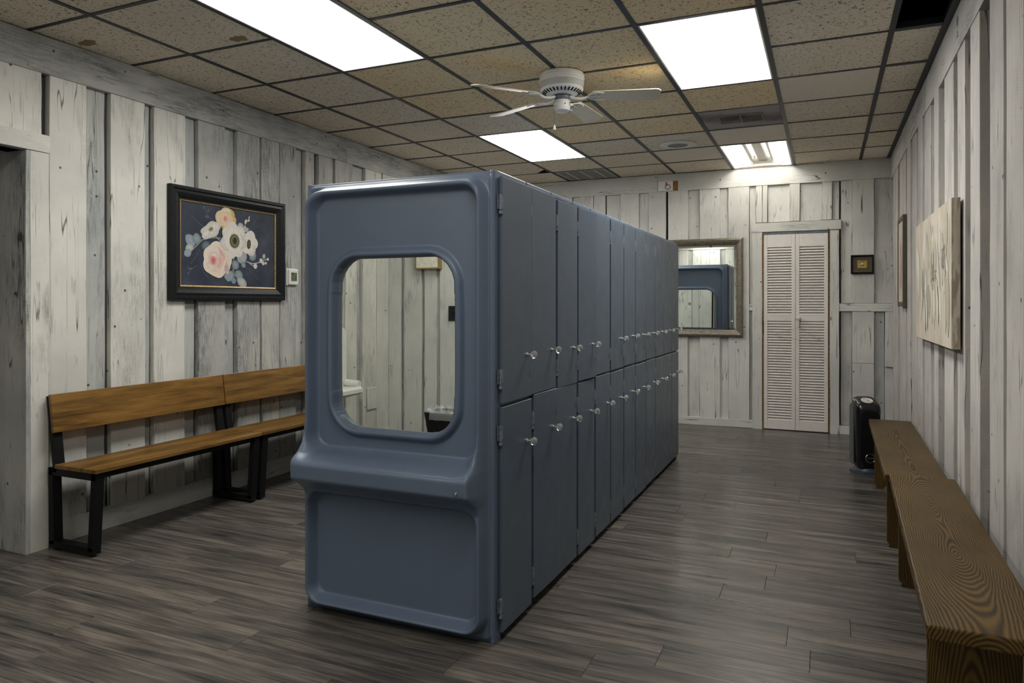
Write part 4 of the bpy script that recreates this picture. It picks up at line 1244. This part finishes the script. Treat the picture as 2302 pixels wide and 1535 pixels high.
for k in range(8):
    bm = newbm(); lathe(bm, [(0.004, -0.010), (0.003, -0.0125)], 8, (0.135 * math.cos(k * PI / 4), 0.135 * math.sin(k * PI / 4), 0.001)); obj('screw', bm, M['grey_plastic'], sp)

def dirty_panel():
    t = NT('dirty_vent_panel'); v = t.coords((1, 1, 1), rnd=0)
    n1 = t.noise(v, 5, 4, 0.6); n2 = t.noise(v, 120, 3, 0.7)
    tc = t.n('TexCoord'); s_ = t.n('SeparateXYZ'); t.l(tc.outputs['Object'], s_.inputs[0])
    band = t.ramp(t.math('ABSOLUTE', t.math('SUBTRACT', s_.outputs[1], t.math('MULTIPLY', s_.outputs[0], 0.35))), [(0.04, 1.0), (0.20, 0.0)])
    f = t.ramp(t.math('ADD', t.math('MULTIPLY', n1, 0.4), t.math('ADD', t.math('MULTIPLY', n2, 0.35), t.math('MULTIPLY', band, 0.26))), [(0.42, 0.0), (0.74, 1.0)])
    return t.out(t.mix(f, (0.36, 0.32, 0.31), (0.035, 0.03, 0.032)), 0.85)
dp = empty('return_air_vent', ((GX[5] + GX[6]) / 2, 3.606 + 0.61 * 3.5, H))
tag(dp, 'soot stained return air vent panel between two ceiling lights', 'vent')
obj('panel', bbox((-0.290, -0.292, 0.002), (0.290, 0.292, 0.012)), dirty_panel(), dp)
bm = newbm()
for a, b in (((-0.165, -0.125), (0.165, -0.112)), ((-0.165, 0.112), (0.165, 0.125)), ((-0.165, -0.112), (-0.152, 0.112)), ((0.152, -0.112), (0.165, 0.112)), ((-0.005, -0.112), (0.005, 0.112))):
    box(bm, (a[0], a[1], -0.003), (b[0], b[1], 0.002))
obj('grille_frame', bm, plain('tan_stained_metal', (0.22, 0.19, 0.165), 0.7, 0, 0.3, 0.4, 40), dp)
for k in range(9):
    y_ = -0.10 + 0.025 * k
    obj('fin', bbox((-0.150, y_ - 0.002, -0.001), (0.150, y_ + 0.002, 0.002)), dirty_panel() if k == 0 else bpy.data.materials['dirty_vent_panel'], dp)
v2 = empty('supply_air_vent', ((GX[2] + GX[3]) / 2, 3.606 + 0.61 * 6.5, H))
tag(v2, 'grey slotted supply air vent in the far ceiling row above the lockers', 'vent')
obj('panel', bbox((-0.290, -0.285, 0.002), (0.290, 0.285, 0.012)), plain('grey_vent_metal', (0.36, 0.35, 0.33), 0.6), v2)
for k in range(3):
    x_ = -0.16 + 0.16 * k
    obj('divider', bbox((x_ - 0.006, -0.25, -0.003), (x_ + 0.006, 0.25, 0.002)), M['white'], v2)
for k in range(16):
    y_ = -0.24 + 0.032 * k
    bm = newbm(); bar(bm, (-0.25, y_, 0.0), (0.25, y_, 0.0), 0.002, 0.014, (0, 1, 0.25)); obj('fin', bm, M['white'], v2)

# ------------------------------------------------------------------ small wall fittings
th = empty('thermostat', (-3.822, 4.392, 1.515), PI / 2)
tag(th, 'small white thermostat with a green screen right of the floral painting', 'thermostat')
obj('back_plate', bbox((-0.062, -0.012, -0.066), (0.056, -0.001, 0.066), 0.004, 2), M['white_plastic'], th)
obj('cover', bbox((-0.050, -0.026, -0.060), (0.056, -0.012, 0.062), 0.006, 3), M['white_plastic'], th)
obj('screen', bbox((-0.028, -0.0275, -0.030), (0.036, -0.0258, 0.036)), M['screen'], th)

jb = empty('wiring_plate', (-1.610, 7.852, 2.602))
tag(jb, 'white cover plate with loose red and black wires high on the far wall', 'cover plate')
obj('plate', bbox((-0.082, -0.012, -0.054), (0.082, -0.001, 0.054), 0.003, 1), M['white_plastic'], jb)
for mat_, ph in ((M['red'], 0.0), (M['black'], 0.5)):
    bm = newbm(); pts = []
    for k in range(22):
        t_ = k / 21 * 2 * PI * 1.05 + 2.4 + ph * 0.4
        pts.append((0.028 + 0.028 * math.cos(t_), -0.018 - 0.010 * math.sin(k / 21 * PI) - 0.003 * ph, -0.012 + 0.026 * math.sin(t_)))
    tube(bm, pts, 0.0026, 6); obj('wire', bm, mat_, jb)
bm = newbm(); tube(bm, [(0.010, -0.02, 0.004), (0.012, -0.022, 0.020), (0.011, -0.022, 0.042)], [0.007, 0.006, 0.005], 8); obj('wire_nut', bm, M['red'], jb)
bw_ = obj('bare_wood_patch', bbox((-1.525, 7.848, 2.548), (-1.475, 7.853, 2.655), 0.001, 1), M['brown_wood'])
tag(bw_, 'bare brown wood strip right of the wiring plate', 'wood patch')

# things seen in the locker mirror
cp = empty('blank_cover_plate', (-3.820, -0.505, 0.44), PI / 2)
tag(cp, 'blank whitewashed cover plate below waist height seen in the locker mirror', 'cover plate')
obj('plate', bbox((-0.072, -0.012, -0.10), (0.072, 0, 0.10), 0.003, 1), M['board_back'], cp)
sw = empty('dark_switch_plate', (-3.115, YN + 0.036, 1.22), PI)
tag(sw, 'black switch plate on the bright wall seen in the locker mirror', 'switch')
obj('plate', bbox((-0.055, -0.008, -0.068), (0.055, 0, 0.068), 0.003, 1), M['black_gloss'], sw)
obj('toggle', bbox((-0.006, -0.016, -0.012), (0.006, -0.006, 0.012), 0.001, 1), M['black'], sw)
nf = empty('framed_notice', (-3.37, YN + 0.036, 1.80), PI)
tag(nf, 'blank cream notice in a thin gold frame seen at the top of the locker mirror', 'picture')
obj('frame', frame_mesh(0.130, 0.17, 0.012, 0.06, [(0.0, 0.0), (0.0, 0.055), (1.0, 0.055), (1.0, 0.045)]), M['gold'], nf)
obj('sheet', bbox((-0.120, -0.048, -0.16), (0.120, -0.002, 0.16)), plain('cream_paper', (0.72, 0.69, 0.60), 0.7), nf)

tb = empty('trash_bin', (-3.02, YN + 0.27, 0))
tag(tb, 'black waste bin with a clear liner seen low in the locker mirror', 'bin')
bm = newbm()
A_ = rrect(0, 0, 0.15, 0.11, 0.03, 5); B_ = rrect(0, 0, 0.20, 0.15, 0.035, 5); C_ = rrect(0, 0, 0.19, 0.14, 0.03, 5)
lv = [[bm.verts.new((u, v, z)) for u, v in P_] for P_, z in ((A_, 0.0), (B_, 0.36), (C_, 0.36), ([(u * 0.92, v * 0.92) for u, v in A_], 0.02))]
for r_ in range(3):
    for k in range(len(A_)):
        k2_ = (k + 1) % len(A_); bm.faces.new((lv[r_][k], lv[r_][k2_], lv[r_ + 1][k2_], lv[r_ + 1][k]))
bm.faces.new(lv[0]); bm.faces.new(lv[3])
obj('bucket', bm, M['black_gloss'], tb)
bm = newbm(); n_ = 48; rings = []
for (s_, z_, am) in ((0.205, 0.30, 0.004), (0.209, 0.34, 0.004), (0.207, 0.365, 0.006), (0.19, 0.385, 0.014), (0.165, 0.36, 0.02), (0.14, 0.30, 0.02)):
    rings.append([bm.verts.new(((s_ + am * math.sin(k * 5.3)) * math.copysign(abs(math.cos(2 * PI * k / n_)) ** 0.5, math.cos(2 * PI * k / n_)), (s_ * 0.75 + am * math.cos(k * 4.1)) * math.copysign(abs(math.sin(2 * PI * k / n_)) ** 0.5, math.sin(2 * PI * k / n_)), z_ + am * math.sin(k * 3.7))) for k in range(n_)])
for i in range(len(rings) - 1):
    for k in range(n_): bm.faces.new((rings[i][k], rings[i][(k + 1) % n_], rings[i + 1][(k + 1) % n_], rings[i + 1][k]))
def film():
    t = NT('clear_plastic_liner'); t.b.inputs['Alpha'].default_value = 0.28; return t.out((0.75, 0.78, 0.78), 0.15, 0, 0.8)
obj('liner', bm, film(), tb, smooth=True)

cs = empty('changing_station', (-3.822, 0.17, 0), PI / 2)
tag(cs, 'white plastic fold down baby changing station seen in the locker mirror', 'changing table')
bm = newbm(); prism(bm, rrect(0.02, 0.83, 0.27, 0.28, 0.08, 6), -0.045, 0.0, 'XZ')
bk = obj('back_shell', bm, M['white_plastic'], cs)
for x_ in (-0.16, 0.2):
    for z_ in (0.72, 0.96):
        bm = newbm(); lathe(bm, [(0.026, -0.044), (0.026, -0.052), (0.018, -0.056)], 16, (x_, 0, z_), 'Y'); obj('boss', bm, M['white'], bk, smooth=True)
bm = newbm(); prism(bm, [(-0.045, 0.60), (-0.19, 0.605), (-0.215, 0.585), (-0.215, 0.555), (-0.19, 0.54), (-0.045, 0.50)], -0.25, 0.29, 'YZ')
obj('tray', bm, M['white_plastic'], cs)
for x_ in (-0.235, 0.275):
    bm = newbm(); tube(bm, [(x_, -0.05, 0.63), (x_, -0.19, 0.62)], 0.032, 14); obj('arm', bm, M['white_plastic'], cs, smooth=True)

# ------------------------------------------------------------------ tower heater
ht = empty('tower_heater', (0.290, 6.165, 0), 0.30)
tag(ht, 'black tower heater with silver dial on the floor behind the plank bench', 'heater')
def oval(hx, hy, r=None, n=40, p=0.7):
    return [(hx * math.copysign(abs(math.cos(2 * PI * k / n)) ** p, math.cos(2 * PI * k / n)), hy * math.copysign(abs(math.sin(2 * PI * k / n)) ** p, math.sin(2 * PI * k / n))) for k in range(n)]
bm = newbm(); rings = []
for hx, hy, z_, of in ((0.074, 0.074, 0.045, 0), (0.082, 0.082, 0.06, 0), (0.088, 0.084, 0.30, 0), (0.094, 0.086, 0.49, 0), (0.092, 0.086, 0.515, 1), (0.086, 0.080, 0.535, 1), (0.070, 0.066, 0.548, 1)):
    rings.append([bm.verts.new((u, v, z_ + (0.35 * (v + 0.03) * (of if of else 0)))) for u, v in oval(hx, hy, p=0.55)])
for i in range(len(rings) - 1):
    n_ = len(rings[0])
    for k in range(n_): bm.faces.new((rings[i][k], rings[i][(k + 1) % n_], rings[i + 1][(k + 1) % n_], rings[i + 1][k]))
bm.faces.new(rings[0]); bm.faces.new(rings[-1])
obj('body', bm, M['black_gloss'], ht, smooth=True, angle=0.9)
bm = newbm()
for s in (-1, 1):
    prism(bm, [(0.0, 0.06), (0.076, 0.06), (0.080, 0.10), (0.082, 0.50), (0.06, 0.53), (0.0, 0.505)], s * 0.090, s * 0.096, 'YZ')
obj('side_panel', bm, M['grey_plastic'], ht)
bm = newbm()
prism(bm, rrect(0, 0.28, 0.070, 0.205, 0.05, 8), -0.0865, -0.080, 'XZ'); obj('grille', bm, M['black'], ht)
bm = newbm(); tube(bm, [(0.034 * math.cos(2 * PI * k / 24), -0.088, 0.125 + 0.034 * math.sin(2 * PI * k / 24)) for k in range(24)], 0.002, 6, closed=True); box(bm, (-0.033, -0.0885, 0.120), (0.033, -0.087, 0.130)); obj('badge', bm, M['chrome'], ht)
bm = newbm(); lathe(bm, [(0.040, 0.0), (0.044, 0.004), (0.042, 0.010), (0.030, 0.012), (0.028, 0.009), (0.018, 0.009), (0.016, 0.016), (0.001, 0.017)], 32)
obj('dial', bm, plain('silver_plastic', (0.62, 0.60, 0.58), 0.3, 0.2), ht, (0, -0.018, 0.553), (0.33, 0, 0), smooth=True)
bm = newbm(); prism(bm, oval(0.112, 0.108, p=0.8), 0.0, 0.022, 'XY')
bmesh.ops.bevel(bm, geom=[e_ for e_ in bm.edges if all(v.co.z > 0.01 for v in e_.verts)], offset=0.01, segments=2, affect='EDGES')
lathe(bm, [(0.085, 0.02), (0.07, 0.05)], 24)
obj('base', bm, M['slate'], ht, smooth=True, angle=0.6)
